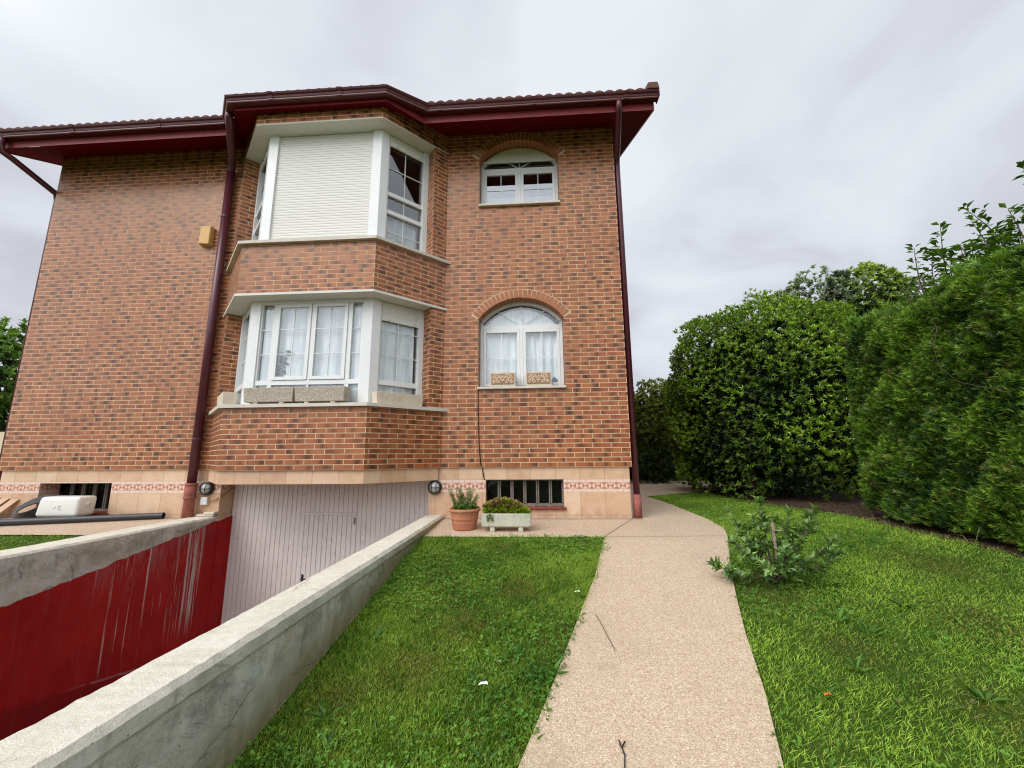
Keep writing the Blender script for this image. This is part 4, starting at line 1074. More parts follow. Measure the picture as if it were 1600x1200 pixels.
A = np.stack([-.75-.0*end+rng.normal(0, .28, n), rng.normal(0, .45, n)+end*.9, .62+rng.normal(0, .33, n)+topr*.4], 1)
Nn = np.stack([rng.normal(-.6, .5, n), rng.normal(0, .6, n), rng.normal(.5, .4, n)], 1)
patchy = np.sin(3.3*Pq[:, 1]+1.7*Pq[:, 2])*.18+np.sin(7.7*Pq[:, 2]-5*Pq[:, 1])*.14+np.sin(17*Pq[:, 1]+11*Pq[:, 2])*.1
f = .42+patchy-dep*3.0+rng.normal(0, .26, n)+hedge_noise(Pq[:, 1], Pq[:, 2])*-2.2+.12*(Pq[:, 2]-1.0)*.4  # shade put into the colour: sprays darken with depth, bulges lighten
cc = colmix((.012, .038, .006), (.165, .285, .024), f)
yl = rng.random(n) < .05; cc[yl] = colmix((.08, .11, .02), (.20, .22, .04), rng.random(yl.sum()))
br_ = rng.random(n) < .015; cc[br_] = np.array((.12, .065, .03))
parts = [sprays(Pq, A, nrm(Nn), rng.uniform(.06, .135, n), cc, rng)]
nt = 5000; tx = rng.uniform(HX+.15, HX+1.2, nt); ty = rng.uniform(-5.5, .4, nt); tz = HT+.10*np.sin(3*ty)+.05*np.sin(7*ty+3*tx)-.02+rng.normal(0, .05, nt)
parts.append(sprays(np.stack([tx, ty, tz], 1), np.stack([rng.normal(-.2, .5, nt), rng.normal(0, .5, nt), np.ones(nt)], 1), nrm(rng.normal(size=(nt, 3))), rng.uniform(.10, .24, nt), colmix((.04, .10, .012), (.17, .31, .03), rng.random(nt)), rng))
ne = 3500; ex = rng.uniform(HX+.25, HX+1.3, ne); ez = rng.uniform(.2, HT, ne); ey = .42+rng.normal(0, .06, ne)-.3*np.clip((ez-HT+.3)/.3, 0, 1)
parts.append(sprays(np.stack([ex, ey, ez], 1), np.stack([rng.normal(-.2, .4, ne), .8+rng.normal(0, .3, ne), .6+rng.normal(0, .3, ne)], 1), nrm(rng.normal(size=(ne, 3))), rng.uniform(.10, .2, ne), colmix((.014, .04, .006), (.10, .19, .02), rng.random(ne)), rng))
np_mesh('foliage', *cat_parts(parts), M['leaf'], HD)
w = MB(); yy = -5.5
while yy < .1: w.tube([(HX+.62+random.uniform(-.08, .08), yy, gz(yy)-.05), (HX+.6+random.uniform(-.1, .1), yy+.05, 1.0), (HX+.6, yy, 2.3)], [.06, .045, .02], 7); yy += .55
for k in range(60):
    y = random.uniform(-4, .1); z = random.uniform(.4, 2.4)
    w.tube([(HX+.55, y, z-.2), (HX+.3, y+random.uniform(-.1, .1), z), (HX+.16+random.uniform(-.02, .06), y+random.uniform(-.2, .2), z+random.uniform(.0, .3))], [.014, .009, .004], 5)
w.build('stem', M['bark'], HD, smooth=True)
co = MB(); co.box(HX+.36, HX+1.15, -5.6, .2, -.2, HT-.15); co.build('inner_mass', bpy.data.materials['shaded_core'], HD)  # added core behind the sprays, coloured dark as the shaded inside
for k in range(2):   # bare vine stems hanging over the hedge face
    pass

# tall shoots growing out of the hedge top
rng = np.random.default_rng(5)
SH = empty('leafy_shrub', (3.95, -1.2, 0), 'broad-leaved shrub with long shoots rising above the conifer hedge', 'shrub')
w = MB(); tips = [(3.35, -.80, 3.28), (3.55, -.95, 3.48), (3.6, -1.18, 3.55), (3.5, -1.32, 3.30), (3.62, -1.55, 3.30), (3.6, -1.76, 3.62), (3.7, -1.9, 3.75), (3.5, -.55, 2.95), (3.75, -2.1, 3.6), (3.4, -1.05, 3.1), (3.6, -.30, 2.85), (3.65, -1.45, 3.05), (3.75, -2.3, 3.3)]+[(3.45+.5*random.random(), -.7-1.7*random.random(), 2.75+.55*random.random()) for _ in range(44)]
Pt, D, N, C, LL = [], [], [], [], []
for tp in tips:
    tp = np.array(tp); b = np.array((tp[0]+.25, tp[1]+rng.uniform(-.2, .2), 2.2)); off = rng.normal(0, .06, 3)
    pts = [b+(tp-b)*t+off*math.sin(math.pi*t) for t in np.linspace(0, 1, 9)]
    w.tube([tuple(p_) for p_ in pts], [.012*(1-.75*t) for t in np.linspace(0, 1, 9)], 6)
    for t in np.linspace(.05, 1, 34):
        p_ = b+(tp-b)*t+off*math.sin(math.pi*t)
        for sg in range(2):
            a = rng.uniform(0, 6.28); tw = rng.uniform(.0, .10) if t < .9 else .01
            d = np.array((math.cos(a), math.sin(a), rng.uniform(.1, .9))); q = p_+nrm(d[None])[0]*tw
            Pt.append(q); D.append(d); N.append((rng.normal(0, .3), rng.normal(0, .3), 1)); C.append(np.array((.10, .19, .03))*rng.uniform(.4, 1.7)); LL.append(rng.uniform(.06, .115))
LL = np.array(LL)
np_mesh('foliage', *leaves(np.array(Pt), np.array(D), np.array(N), LL, LL*.5, np.array(C)), M['gloss'], SH)
w.tube([(3.95, -1.2, -.1), (3.9, -1.2, 1.2), (3.85, -1.2, 2.3)], [.05, .04, .03], 8)
w.build('stem', M['bark'], SH, smooth=True)
# bare vine stem on the hedge
w = MB(); w.tube([(3.16, -1.05, 2.28), (3.08, -1.16, 2.16), (3.03, -1.14, 1.95), (3.02, -1.16, 1.75), (3.03, -1.3, 1.55), (3.02, -1.5, 1.46), (3.03, -1.75, 1.36)], .0025, 6)
tag(w.build('vine', M['bark'], None, smooth=True), 'bare pale vine stem looping over the conifer hedge face', 'vine')
w = MB()
w.tube([(3.02, -1.0, .0), (2.9, -1.2, .02), (2.8, -1.35, -.02)], .004, 6); w.tube([(3.1, -1.25, .05), (2.97, -1.3, .12), (2.86, -1.33, -.05)], .003, 6)
tag(w.build('twig', M['twig'], None, smooth=True), 'dry bent twigs lying at the foot of the conifer hedge', 'twig')

# shrubs and hedge behind the house corner
rng = np.random.default_rng(8)
YS = empty('yellowish_shrub', (2.55, 7.6, 0), 'yellow-green loose shrub at the bend of the path behind the house corner', 'shrub')
np_mesh('foliage', *bush_cloud((2.65, 7.6, 2.0), (.95, .8, 1.25), 1300, 8, .10, .045, (.04, .07, .012), (.30, .34, .05), rng, zcut=.6, amp=.25, inner=.5), M['leaf'], YS)
w = MB(); limbs(w, (2.5, 7.6, -.05), [(2.3, 7.5, 1.7), (2.7, 7.7, 1.9), (2.9, 7.4, 1.5)], .04, rng); w.build('stem', M['bark'], YS, smooth=True)
LS = empty('low_shrub', (2.1, 7.1, 0), 'low sprawling shrub in the shade beside the path behind the house', 'shrub')
np_mesh('foliage', *bush_cloud((2.2, 7.2, .45), (.75, .6, .6), 420, 8, .11, .04, (.018, .035, .010), (.06, .10, .02), rng, zcut=.05, amp=.3, inner=.5), M['leaf'], LS)
w = MB(); limbs(w, (2.2, 7.2, -.05), [(2.0, 7.1, .6), (2.5, 7.2, .7)], .02, rng); w.build('stem', M['bark'], LS, smooth=True)
BH = empty('dark_hedge', (4, 9.6, 0), 'dark evergreen hedge closing the garden behind the path', 'hedge')
rngb = np.random.default_rng(9); n = 5200
px_ = rngb.uniform(-1.5, 8.5, n); pz_ = rngb.uniform(.05, 2.9, n); py_ = 9.2+.15*np.sin(2*px_)+.1*np.sin(5*pz_+px_)+np.abs(rngb.normal(0, .1, n))
Pb = np.stack([px_, py_, pz_], 1); f = .35+rngb.normal(0, .3, n)+(pz_-1.6)*.12
np_mesh('foliage', *rosettes(Pb, np.stack([rngb.normal(0, .3, n), -np.ones(n), .6+rngb.normal(0, .3, n)], 1), 7, .14, .055, colmix((.008, .02, .005), (.06, .11, .02), f), rngb), M['leaf'], BH)
w = MB(); w.box(-1.5, 8.5, 9.55, 10.4, -.1, 2.7); w.build('inner_mass', bpy.data.materials['shaded_core'], BH)  # same added dark core, its colour standing for inner shade
w = MB()
for x in np.arange(-1.2, 8.4, .6): w.tube([(x, 9.45, -.05), (x+.05, 9.5, 2.3)], [.05, .02], 6)
w.build('trunk', M['bark'], BH)

# distant trees
def tree(name, label, base, crown, rad, n, leaf, lo, hi, seed, k=8, amp=.3, group='trees beyond the hedge', trunk=.16, squash=2., nb=26, wid=.35):
    rg = np.random.default_rng(seed); t = empty(name, base, label, 'tree', group)
    np_mesh('crown', *bush_cloud(crown, rad, n, k, leaf, leaf*.42, lo, hi, rg, amp=amp, inner=.5, squash=squash, nb=nb, wid=wid), M['leaf'], t)
    w = MB(); c = np.array(crown); w.tube([base, tuple((np.array(base)*.5+c*.5)+rg.normal(0, .1, 3)), tuple(c)], [trunk, trunk*.7, trunk*.3], 9)
    limbs(w, tuple(np.array(base)*.35+c*.65), [tuple(c+nrm(rg.normal(size=(1, 3)))[0]*np.array(rad)*.8) for _ in range(9)], trunk*.45, rg)
    w.build('trunk', M['bark'], t, smooth=True)
tree('olive_tree', 'grey-green airy tree far behind, left of the dark conifer', (12.6, 14.5, 0), (12.6, 14.5, 8.1), (1.5, 1.5, 1.25), 620, .20, (.10, .13, .08), (.30, .36, .22), 41, amp=.6)
tree('leafy_tree', 'bright green tree top far behind, right of the dark conifer', (15.2, 14.2, 0), (15.2, 14.2, 8.5), (1.3, 1.4, 1.4), 800, .20, (.07, .12, .02), (.32, .42, .07), 42, amp=.45)
tree('pale_tree', 'thin pale tree with sparse crown at the back above the hedge', (17.3, 14.8, 0), (17.3, 14.8, 8.0), (1.6, 1.4, 1.5), 420, .22, (.14, .16, .09), (.34, .38, .22), 43, amp=.6)
tree('garden_tree', 'green tree standing left of the house beyond its gable', (-21.6, 8.6, 0), (-21.9, 8.6, 3.9), (1.9, 1.5, 2.0), 1200, .24, (.03, .07, .01), (.18, .32, .05), 45, amp=.45, group=None)
rg = np.random.default_rng(44)
CF = empty('blue_conifer', (13.9, 14.4, 0), 'dark blue-grey conifer top rising far behind the hedge', 'tree', 'trees beyond the hedge')
n = 2600; hh = rg.random(n)**.8; ang = rg.uniform(0, 6.28, n); rad_ = 1.75*(hh**.85)*(.75+.25*np.sin(ang*5+hh*30))*np.sqrt(rg.uniform(.35, 1, n)); zz = 9.75-hh*6
Pc = np.stack([13.9+rad_*np.cos(ang), 14.4+rad_*np.sin(ang), zz], 1)
np_mesh('crown', *sprays(Pc, np.stack([np.cos(ang), np.sin(ang), rg.normal(.1, .2, n)], 1), nrm(np.stack([rg.normal(0, .3, n), rg.normal(0, .3, n), np.ones(n)], 1)), rg.uniform(.35, .6, n), colmix((.03, .05, .045), (.13, .17, .15), rg.random(n)), rg), M['leaf'], CF)
w = MB(); w.tube([(13.9, 14.4, 0), (13.9, 14.4, 9.6)], [.2, .03], 9); w.build('trunk', M['bark'], CF)
CL = empty('golden_climber', (4.6, 1.2, 0), 'yellowish arching sprays above the hedge beside the laurel', 'shrub')
rg = np.random.default_rng(46)
np_mesh('foliage', *bush_cloud((4.9, 1.0, 2.75), (.9, .7, .45), 420, 7, .10, .035, (.05, .07, .015), (.20, .19, .05), rg, amp=.5, inner=.4), M['leaf'], CL)
w = MB(); limbs(w, (4.6, 1.2, -.05), [(4.3, 1.0, 2.9), (4.9, 1.1, 3.1), (5.4, .9, 2.9)], .03, rg); w.build('stem', M['bark'], CL, smooth=True)
w = MB(); w.box(-26, -15.9, 6.6, 6.8, -.1, 1.75); gw = w.build('garden_wall', M['wallcream'], None); tag(gw, 'cream rendered garden wall left of the house', 'wall')

# ------------------------------------------------------------------ young staked shrub on the lawn
rng = np.random.default_rng(52); bx, by = .63, -2.05; bz = gz(by)
YG = empty('young_shrub', (bx, by, bz), 'young blue-green leafy shrub growing in the lawn beside the path', 'shrub')
tips = [(.60, -2.0, .46), (.50, -2.05, .33), (.36, -1.95, .36), (.30, -2.1, .14), (.16, -2.05, -.05), (.22, -2.15, -.07), (.82, -2.0, .36), (1.0, -2.05, .40), (1.03, -1.95, .32), (1.10, -2.1, .16), (1.02, -2.2, .06), (.80, -2.2, .02), (.75, -1.85, .28), (.62, -2.25, .10), (.45, -2.25, .0), (.92, -1.95, .20), (.90, -2.15, .3), (.55, -1.85, .2), (.70, -2.1, .12), (.42, -2.0, .2)]
w = MB(); parts = []
for tp in tips:
    tp = np.array(tp); b = np.array((bx+rng.normal(0, .02), by+rng.normal(0, .02), bz)); m_ = b*.4+tp*.6+np.array((0, 0, -.03)); 
    w.tube([tuple(b), tuple(b*.75+tp*.25+np.array([0, 0, .03])), tuple(m_), tuple(tp)], [.008, .007, .005, .003], 6)
    k = 10; ts = rng.uniform(.2, 1, k); ts[0] = 1; P_ = m_+(tp-m_)*((ts-.35)/.65)[:, None]+rng.normal(0, .018, (k, 3)); P_[0] = tp
    ax = nrm((tp-b)[None]*1.0+rng.normal(0, .22, (k, 3))+np.array([0, 0, .35]))
    f = rng.normal(.5, .3, k); parts.append(rosettes(P_, ax, 8, .066, .030, colmix((.07, .15, .035), (.31, .48, .14), f), rng, (25, 70)))
np_mesh('foliage', *cat_parts(parts), M['gloss'], YG); w.build('stem', M['bark'], YG, smooth=True)
w = MB(); w.tube([(.665, -2.03, bz-.06), (.668, -2.03, .05), (.66, -2.03, .27)], [.015, .014, .013], 9)
w.tube([(.655, -2.05, .21), (.72, -2.07, .215)], .006, 6)
tag(w.build('wooden_stake', M['wood'], None, smooth=True), 'short grey wooden stake supporting the young shrub', 'stake')

# ------------------------------------------------------------------ pots by the wall
px0, py0, pz0 = -2.155, -.62, gz(-.62)+.004
PT = empty('flower_pot', (px0, py0, pz0), 'round terracotta pot with upright leafy herb beside the parapet wall', 'pot')
w = MB(); w.lathe([(.001, 0), (.132, 0), (.137, .012), (.150, .07), (.153, .075), (.152, .082), (.158, .118), (.162, .121), (.161, .129), (.172, .20), (.176, .206), (.188, .208), (.192, .216), (.190, .234), (.184, .240), (.172, .240), (.166, .225), (.160, .205), (.001, .205)], (px0, py0, pz0), 44)
w.build('pot', M['terra'], PT, smooth=True)
w = MB(); w.lathe([(.001, .206), (.1, .209), (.159, .2065)], (px0, py0, pz0), 20); w.build('soil', M['soil'], PT)
rng = np.random.default_rng(61); parts = []
n = 150; a = rng.uniform(0, 6.28, n); rr = .15*np.sqrt(rng.random(n)); P_ = np.stack([px0+.01+rr*np.cos(a), py0+rr*np.sin(a), pz0+.215+rng.uniform(0, .07, n)], 1)
parts.append(rosettes(P_, np.stack([np.cos(a)*.4, np.sin(a)*.4, np.ones(n)], 1), 7, .035, .014, colmix((.04, .10, .010), (.13, .26, .03), rng.random(n)), rng))
w = MB()
for k in range(26):
    a = rng.uniform(0, 6.28); r0 = rng.uniform(.02, .11); b = np.array((px0-.035+r0*math.cos(a), py0+r0*math.sin(a), pz0+.21)); left = k < 17
    tp = b+np.array(((-.05 if left else .10)+rng.normal(0, .04), rng.normal(0, .04), rng.uniform(.14, .27) if left else rng.uniform(.10, .25)))
    w.tube([tuple(b), tuple(b*.5+tp*.5), tuple(tp)], [.003, .0025, .0015], 5)
    m_ = 13; t = np.linspace(.15, 1, m_)[:, None]; P_ = b+(tp-b)*t
    parts.append(rosettes(P_, np.repeat((tp-b)[None], m_, 0)+rng.normal(0, .04, (m_, 3)), 5, .030, .011, colmix((.14, .20, .06), (.40, .46, .22), rng.random(m_)), rng, (40, 85)))
np_mesh('foliage', *cat_parts(parts), M['leaf'], PT); w.build('stem', M['twig'], PT)
TX0, TX1, TYF, TZ = -1.93, -1.355, -.80, gz(-.75)+.004
TR = empty('plant_trough', ((TX0+TX1)/2, -.68, TZ), 'mossy concrete trough of yellow-green sedum beside the terracotta pot', 'trough')
w = MB(); L_, D_ = TX1-TX0, .22; mp = mapper((TX0, TYF+D_, TZ), (1, 0, 0), (0, -1, 0))
def ringT(z, i): return [mp(i, i, z), mp(L_-i, i, z), mp(L_-i, D_-i, z), mp(i, D_-i, z)]
RG = [ringT(.05, .02), ringT(.065, .004), ringT(.195, .0), ringT(.205, .006), ringT(.205, .022), ringT(.17, .028)]
w.face(RG[0]); w.face(RG[-1])
for P_, Q_ in zip(RG, RG[1:]):
    for k in range(4): w.face([P_[k], P_[(k+1) % 4], Q_[(k+1) % 4], Q_[k]])
for u in (.10, .43): w.box(u, u+.055, .03, D_-.02, .0, .052, mp)
w.build('trough_body', M['troughc'], TR, bevel=.006)
w = MB(); w.box(.03, L_-.03, .03, D_-.03, .171, .182, mp); w.build('soil', M['soil'], TR)
rng = np.random.default_rng(63); n = 1500
u = rng.uniform(.02, L_-.02, n); v = rng.uniform(.02, D_-.01, n); hgt = (.05+.13*np.clip(1-((u-L_*.42)/(L_*.52))**2, 0, 1))*rng.uniform(.0, 1, n)**.7
P_ = np.array([mp(a, b, c) for a, b, c in zip(u, v, .188+hgt)])
cS = colmix((.16, .26, .015), (.42, .50, .04), rng.random(n)); top_ = (hgt > .085) & (rng.random(n) < .55); cS[top_] = colmix((.26, .12, .07), (.38, .24, .14), rng.random(top_.sum()))
parts = [rosettes(P_, np.stack([rng.normal(0, .25, n), rng.normal(-.1, .25, n), np.ones(n)], 1), 8, .026, .010, cS, rng, (15, 80))]
m_ = 26; P2 = np.array([mp(a, D_+.006, b) for a, b in zip(rng.uniform(.07, .14, m_), rng.uniform(.12, .205, m_))])
parts.append(rosettes(P2, np.stack([rng.normal(0, .3, m_), -np.ones(m_), rng.normal(0, .3, m_)], 1), 5, .02, .009, colmix((.10, .16, .02), (.2, .27, .03), rng.random(m_)), rng))
np_mesh('foliage', *cat_parts(parts), M['leaf'], TR)

# ------------------------------------------------------------------ things lying against the left wall
def pipe(a, b, r, label):
    w = MB(); a, b = Vector(a), Vector(b)
    w.tube([a, a.lerp(b, .3)+Vector((0, .01, 0)), a.lerp(b, .7)-Vector((0, .008, 0)), b], r, 14, caps=False); w.tube([b, a.lerp(b, .7), a.lerp(b, .3), a], r*.86, 14, caps=False)
    tag(w.build('plastic_pipe', M['rubber'], None, smooth=True), label, 'pipe', 'black pipes lying on the paving')
pipe((-9.9, -.98, gz(-.98)+.052), (-6.52, -.06, .048), .042, 'long thick black pipe lying nearest the ramp wall on the paving')
pipe((-9.6, -.66, gz(-.66)+.032), (-7.02, -.02, .028), .026, 'thinner black pipe lying behind the long one on the paving')
bm = bmesh.new(); bmesh.ops.create_cube(bm, size=1)
for v in bm.verts:
    v.co = Vector((v.co.x*.62, v.co.y*.25, v.co.z*.265))
    if v.co.z > 0: v.co.x = v.co.x*.94+.035
bmesh.ops.bevel(bm, geom=bm.edges[:], offset=.045, segments=4, affect='EDGES', profile=.55)
me = bpy.data.meshes.new('canister_body'); bm.to_mesh(me); bm.free(); me.materials.append(M['can'])
me.polygons.foreach_set('use_smooth', [True]*len(me.polygons))
CN = empty('plastic_canister', (-7.85, -.2, .06), 'white plastic canister lying on the black pipes under the basement window', 'canister')
o = bpy.data.objects.new('canister_body', me); o.location = (-7.85, -.2, .195); COL.objects.link(o); o.parent = CN; o.matrix_parent_inverse = parent_inv(CN)
for k, (dx, dz) in enumerate(((-.02, .0), (-.035, -.015), (.03, -.02), (.045, .0), (.055, .015), (.035, .015), (.06, -.03))):
    w = MB(); w.tube([(-7.85+dx, -.327, .185+dz), (-7.85+dx+.02, -.327, .190+dz+.012)], .005, 6)
    w.build('moulded_mark', M['can'], CN, smooth=True)
w = MB(); w.tube([(-7.55, -.2, .22), (-7.51, -.2, .222)], .028, 16); w.build('cap', M['can'], CN, smooth=True)
w = MB(); rng = np.random.default_rng(70); pts = []
for k in range(8):
    for i in range(36):
        a = 2*math.pi*i/36; q = k+i/36; rx = .345-.024*q+rng.normal(0, .0015); rz = .150-.0125*q
        pts.append((-8.37+rx*math.cos(a), -.085-.012*q-.10*(1-math.sin(a))*.5, max(.016, .165+rz*math.sin(a)+.22*rx*math.cos(a))))
w.tube(pts, .0105, 8)
tag(w.build('coiled_hose', M['rubber'], None, smooth=True), 'coil of black hose leaning beside the white canister', 'hose')
for k, (xa, lab) in enumerate(((-9.4, 'pale board leaning on the wall, leftmost by the basement window'), (-9.26, 'pale board leaning between two others on the wall'), (-9.1, 'pale board leaning on the wall nearest the black hose'))):
    w = MB(); x1 = xa+.125; sl = .11; y0 = -.20+.03*k
    w.hexa([(xa-.06, y0, .002), (x1-.06, y0, .002), (x1-.06, y0+.018, .002), (xa-.06, y0+.018, .002), (xa+sl, .008, .29-.012*k), (x1+sl, .008, .29-.012*k), (x1+sl, .026, .285-.012*k), (xa+sl, .026, .285-.012*k)])
    tag(w.build('wooden_board', M['board'], None, bevel=.003), lab, 'board', 'pale boards leaning on the wall')

# houseplant behind the bay glass
rng = np.random.default_rng(71)
HP = empty('houseplant', (-4.72, -.48, 1.54), 'dark leafy houseplant behind the left casement of the lower bay', 'houseplant')
w = MB(); w.tube([(-4.72, -.50, 1.54), (-4.70, -.50, 1.9), (-4.66, -.50, 2.28)], [.008, .006, .003], 6)
Pt = []; D = []
for k in range(20):
    z = 1.85+.022*k; a = 1 if k % 2 else -1; Pt.append((-4.70+.02*(k/20), -.50, z)); D.append((a*rng.uniform(.6, 1), rng.uniform(-.2, .2), rng.uniform(-.7, .1)))
np_mesh('foliage', *leaves(np.array(Pt), np.array(D), np.tile((0., -1., .2), (20, 1)), rng.uniform(.09, .14, 20), .035, np.tile((.02, .045, .02), (20, 1))), M['leaf'], HP)
w.build('stem', M['twig'], HP)

# ------------------------------------------------------------------ grass
rng = np.random.default_rng(90)
fwn, rn, un = (np.array(v) for v in (fw, r2, u2)); cp = np.array(CAMP)
def inview(P, mx=260):
    d = P-cp; z = d@fwn; x = 800+FPX*(d@rn)/np.maximum(z, .05); y = 600-FPX*(d@un)/np.maximum(z, .05)
    return (z > .3) & (x > -mx) & (x < 1600+mx) & (y < 1200+mx)
plv, prv, sev = np.vectorize(pl), np.vectorize(pr), np.vectorize(se)
def on_lawn(x, y):
    e = rng.normal(0, .020, len(x))
    left = (x > -2.545) & (x < plv(y)+.012+e) & (y < TE-.002+e*1.5) & (y > -7)
    right = (x > prv(y)-.012+e) & (x < sev(y)+rng.normal(0, .10, len(x))) & (y > -6) & (y < 4.8)
    far = (x < -6.13) & (x > -12) & (y < TE+e) & (y > -4)
    return left | right | far
def sample(n, nearbias=True):
    x = np.concatenate([rng.uniform(-2.55, -.4, n), rng.uniform(-1.0, 3.6, n*2), rng.uniform(-12, -6.1, n//5)])
    y = np.concatenate([rng.uniform(-5.3, TE+.02, n), rng.uniform(-5.3, 4.8, n*2), rng.uniform(-3.2, TE, n//5)])
    k = on_lawn(x, y); x, y = x[k], y[k]; P = np.stack([x, y, gzv(y)-.012], 1)
    d = np.linalg.norm(P-cp, axis=1); k = inview(P) & (rng.random(len(P)) < np.clip(1.25-.085*d, .35, 1))
    return P[k]
def lawn_tint(P):
    x, y = P[:, 0], P[:, 1]
    t = .5+.22*np.sin(3.1*x+1.3*y)+.16*np.sin(6.3*y-4.2*x+1)+.12*np.sin(13*x+9*y)+.1*np.sin(21*y-17*x)
    br = np.zeros(len(P))
    for cx_, cy_, r_ in ((-1.95, -2.35, .22), (-1.75, -2.75, .2), (-2.2, -1.6, .18), (-1.45, -2.2, .16), (-2.0, -3.2, .2), (.45, -2.2, .3), (.55, -2.9, .18), (-.9, -1.2, .2), (-1.1, -2.9, .17), (-2.15, -2.0, .2), (-1.7, -1.3, .16), (-2.3, -3.4, .15), (1.6, -2.6, .25), (2.2, -1.6, .3), (.9, -3.4, .2)):
        br = np.maximum(br, np.exp(-((x-cx_)**2+(y-cy_)**2)/r_**2))
    return t, br
P = sample(210000); n = len(P); t, br = lawn_tint(P)
right = P[:, 0] > plv(P[:, 1])+.3
h = rng.uniform(.018, .046, n)*np.where(right, .95, .92)*(1-.35*br); a = rng.uniform(0, 6.28, n)
comb_ = np.where(right, .9, .35); lean = rng.uniform(.25, 1.05, n)
D = np.stack([np.cos(a)*lean+comb_*.35, np.sin(a)*lean-.15*comb_, np.ones(n)], 1); D = nrm(D)
S = nrm(np.cross(D, rng.normal(size=(n, 3)))); wd = rng.uniform(.0018, .0042, n)[:, None]; h = h[:, None]
mid = P+D*h*.55; tip = P+D*h+np.stack([np.cos(a), np.sin(a), -np.ones(n)*.3], 1)*h*.13
V = np.stack([P-S*wd*.5, P+S*wd*.5, mid+S*wd*.42, tip, mid-S*wd*.42], 1)
C = colmix((.085, .190, .016), (.390, .560, .070), t+rng.normal(0, .42, n))
C = C*np.where(right, 1.25, 1.0)[:, None]*np.where(right[:, None], np.array([[1.0, 1.03, 1.0]]), 1.0)
C = C+(np.array((.24, .19, .045))-C)*(np.clip(br*1.15, 0, .95)*rng.uniform(.2, 1, n))[:, None]
dry = rng.random(n) < .06; C[dry] = np.array((.38, .33, .13))
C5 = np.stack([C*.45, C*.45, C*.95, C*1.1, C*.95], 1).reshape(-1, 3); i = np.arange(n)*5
F = np.concatenate([np.stack([i, i+1, i+2], 1), np.stack([i, i+2, i+4], 1), np.stack([i+4, i+2, i+3], 1)])
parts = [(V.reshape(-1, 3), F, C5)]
# clover and small broad leaves
P = sample(16000); n = len(P); t, br = lawn_tint(P); clump = np.sin(2.3*P[:, 0]+.5)*np.sin(2.9*P[:, 1]+1.2)+rng.normal(0, .3, n)
P = P[clump > .05]; t = t[clump > .05]; n = len(P); P = P+np.stack([np.zeros(n), np.zeros(n), rng.uniform(.016, .042, n)], 1)
parts.append(rosettes(P, np.stack([rng.normal(0, .3, n), rng.normal(-.1, .3, n), np.ones(n)], 1), 3, .017, .016, colmix((.06, .17, .02), (.20, .38, .055), t+rng.normal(0, .2, n)), rng, (65, 88), .15))
# plantain and dandelion rosettes
pw = [(-2.28, -3.55), (-2.2, -3.7), (-1.6, -3.3), (-1.2, -3.2), (-1.75, -3.5), (-1.5, -3.75), (.72, -2.6), (.8, -2.75), (.45, -3.1), (.9, -3.3), (1.25, -3.6), (1.1, -3.75), (.15, -3.3), (1.6, -3.4), (1.9, -3.0), (.35, -2.65), (-2.3, -2.9), (-1.5, -1.5), (-1.0, -1.4), (1.3, -2.4), (1.45, -3.75), (1.0, -2.1)]
Pw = np.array([(x, y, gz(y)) for x, y in pw]); n = len(Pw)
parts.append(rosettes(Pw, np.tile((0., 0., 1.), (n, 1)), 9, .105, .022, np.tile((.09, .20, .035), (n, 1)), rng, (35, 72), .2))
# long tufts
Pw = sample(700)[:420]; n = len(Pw)
parts.append(rosettes(Pw, np.stack([rng.normal(.15, .2, n), rng.normal(0, .2, n), np.ones(n)], 1), 7, .085, .006, colmix((.08, .19, .016), (.22, .36, .04), rng.random(n)), rng, (12, 50), .2))
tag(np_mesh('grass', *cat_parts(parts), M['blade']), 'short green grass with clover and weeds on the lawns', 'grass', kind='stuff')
# leaf litter under the hedge
n = 900; y = rng.uniform(-3.2, 3.2, n); x = sev(y)+rng.uniform(-.12, 1.2, n); P = np.stack([x, y, gzv(y)+rng.uniform(.0, .02, n)], 1)
tag(np_mesh('leaf_litter', *leaves(P, np.stack([rng.normal(size=n), rng.normal(size=n), rng.normal(0, .2, n)], 1), np.tile((0., 0., 1.), (n, 1))+rng.normal(0, .25, (n, 3)), rng.uniform(.03, .07, n), rng.uniform(.015, .03, n), colmix((.07, .035, .02), (.24, .13, .07), rng.random(n))), M['leaf']), 'dry brown leaf litter on the soil under the hedge', 'leaf litter', kind='stuff')

# small things lying about
def petal(x, y, s, label, mat='petal', name='white_petal', cat='petal', group=None):
    w = MB(); z = gz(y)+.045
    w.face([(x-s, y-.3*s, z), (x-.1*s, y-.5*s, z+.01), (x+.2*s, y+.4*s, z+.35*s), (x-.6*s, y+.5*s, z+.2*s)]); w.face([(x-.1*s, y-.5*s, z+.01), (x+s, y-.2*s, z+.15*s), (x+.7*s, y+.4*s, z+.5*s), (x+.2*s, y+.4*s, z+.35*s)])
    tag(w.build(name, M[mat], None), label, cat, group)
petal(-.985, -2.36, .022, 'white petal on the lawn edge touching the path'); petal(-1.56, -3.36, .026, 'white crumpled petal on the near lawn left of the path')
petal(-1.50, -3.18, .013, 'small pale pink bud on the near lawn beside the white petal', 'carvehi', 'flower_bud', 'bud'); petal(.12, -3.37, .02, 'orange dead leaf lying on the right lawn', 'orangeleaf', 'orange_leaf', 'leaf')
w = MB(); pts = [(-.88, -2.60), (-.86, -2.72), (-.845, -2.85), (-.825, -2.99)]
w.tube([(x, y, gz(y)+.009) for x, y in pts], .0025, 5); tag(w.build('grass_stalk', M['twig'], None), 'thin dry stalk lying on the aggregate path', 'stalk')
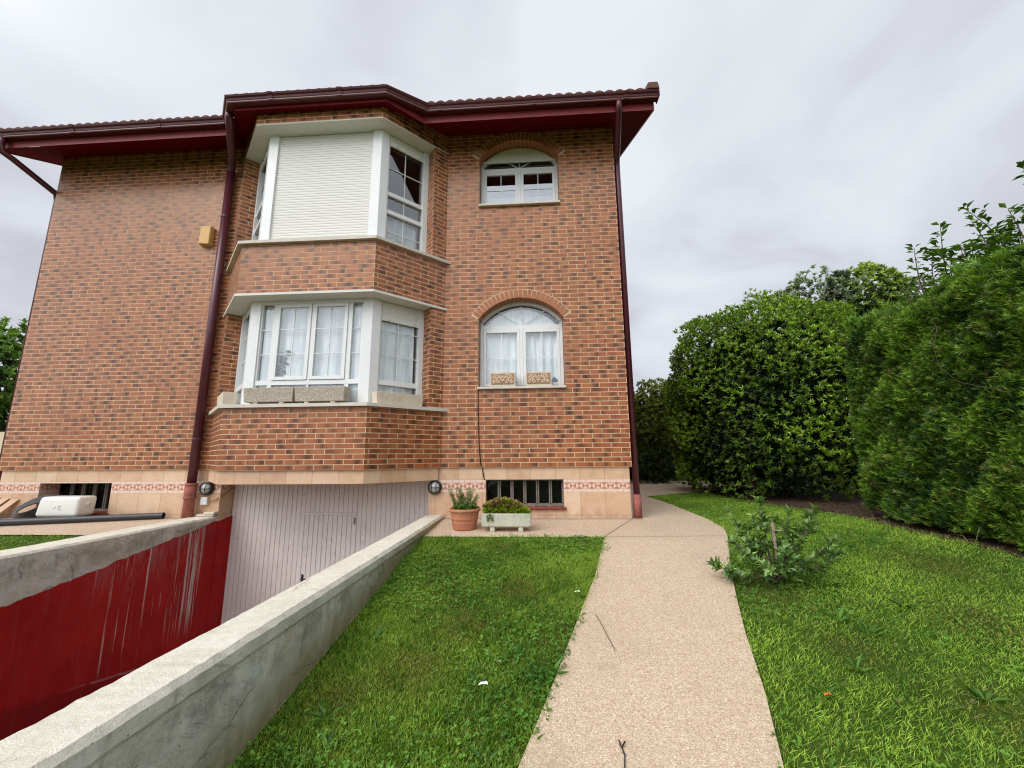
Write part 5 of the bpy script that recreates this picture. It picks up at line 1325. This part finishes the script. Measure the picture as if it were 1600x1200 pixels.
w = MB(); w.tube([(-.93, -3.62, gz(-3.62)+.009), (-.92, -3.70, gz(-3.7)+.012), (-.935, -3.76, gz(-3.76)+.009)], .003, 5); w.tube([(-.925, -3.66, gz(-3.66)+.01), (-.905, -3.64, gz(-3.64)+.02)], .0035, 5)
tag(w.build('twig', M['black'], None), 'dark twig on the path near the bottom of the view', 'twig')

# ------------------------------------------------------------------ world and sun
wd_ = bpy.data.worlds.new('World'); sc.world = wd_; wd_.use_nodes = True; wd_.node_tree.nodes.clear(); t = NT(wd_.node_tree)
SUN = Vector((-.46, -.56, .69)).normalized(); el = math.asin(SUN.z); az = math.atan2(SUN.x, SUN.y)
sky = t.node('ShaderNodeTexSky', sky_type='NISHITA'); sky.sun_disc = False; sky.sun_elevation = el; sky.sun_rotation = az; sky.air_density = 1.; sky.dust_density = 3.
g = t.node('ShaderNodeTexCoord').outputs['Generated']; x, y, z = t.sep(g)
zz = t.m('ADD', t.m('MAXIMUM', z, 0.0), .30)
q = t.comb(t.m('DIVIDE', x, zz), t.m('DIVIDE', y, zz), 0.0)
warp = t.vm('ADD', q, t.vm('MULTIPLY', t.noise(q, 1.1, 3, .5, True), (.7, .7, .7)))
n1 = t.noise(t.vm('MULTIPLY', warp, (1.0, 1.15, 1.0)), .95, 5, .5); n2 = t.noise(warp, 3.0, 4, .5)
f = t.m('ADD', t.m('MULTIPLY', n1, .70), t.m('MULTIPLY', n2, .30))
STR = .1
def K(c, s=1.0): return tuple(v*s/STR for v in c)
cl = t.ramp(f, [(.34, (.44, .452, .505)), (.44, (.575, .588, .648)), (.52, (.70, .725, .78)), (.62, (.80, .83, .88))])
cl = t.mix(t.m('MULTIPLY', t.smooth(z, .35, .0), .55), cl, (.72, .74, .80))
glow = t.m('ADD', 1.10, t.m('MULTIPLY', t.smooth(t.vm('DOT_PRODUCT', t.vm('NORMALIZE', g), tuple(SUN)), .42, .98), 2.1))
cl = t.mix(1.0, cl, t.comb(*[t.m('MULTIPLY', glow, 1/STR)]*3), 'MULTIPLY')
mixc = t.mix(.93, sky.outputs[0], cl)
bg = t.node('ShaderNodeBackground'); bg.inputs[1].default_value = STR; t.put(bg.inputs[0], mixc)
o = t.node('ShaderNodeOutputWorld'); t.l.new(bg.outputs[0], o.inputs[0])
sl = bpy.data.lights.new('sun', 'SUN'); sl.energy = 1.5; sl.angle = R(35); sl.color = (1, .96, .90)
so = bpy.data.objects.new('sun', sl); COL.objects.link(so); so.rotation_euler = SUN.to_track_quat('Z', 'Y').to_euler(); so.location = (-5, -8, 12)

sc.view_settings.view_transform = 'Standard'; sc.view_settings.look = 'None'; sc.view_settings.exposure = 0; sc.view_settings.gamma = 1
sc.render.engine = 'CYCLES'; sc.cycles.max_bounces = 8; sc.cycles.transparent_max_bounces = 12; sc.cycles.use_denoising = True; sc.cycles.denoising_prefilter = 'NONE'; sc.cycles.denoising_input_passes = 'RGB_ALBEDO_NORMAL'; sc.cycles.use_adaptive_sampling = False; sc.cycles.pixel_filter_type = 'BLACKMAN_HARRIS'; sc.cycles.filter_width = 1.15; sc.cycles.sample_clamp_indirect = 4; sc.cycles.caustics_reflective = False; sc.cycles.caustics_refractive = False
sc.render.film_transparent = False
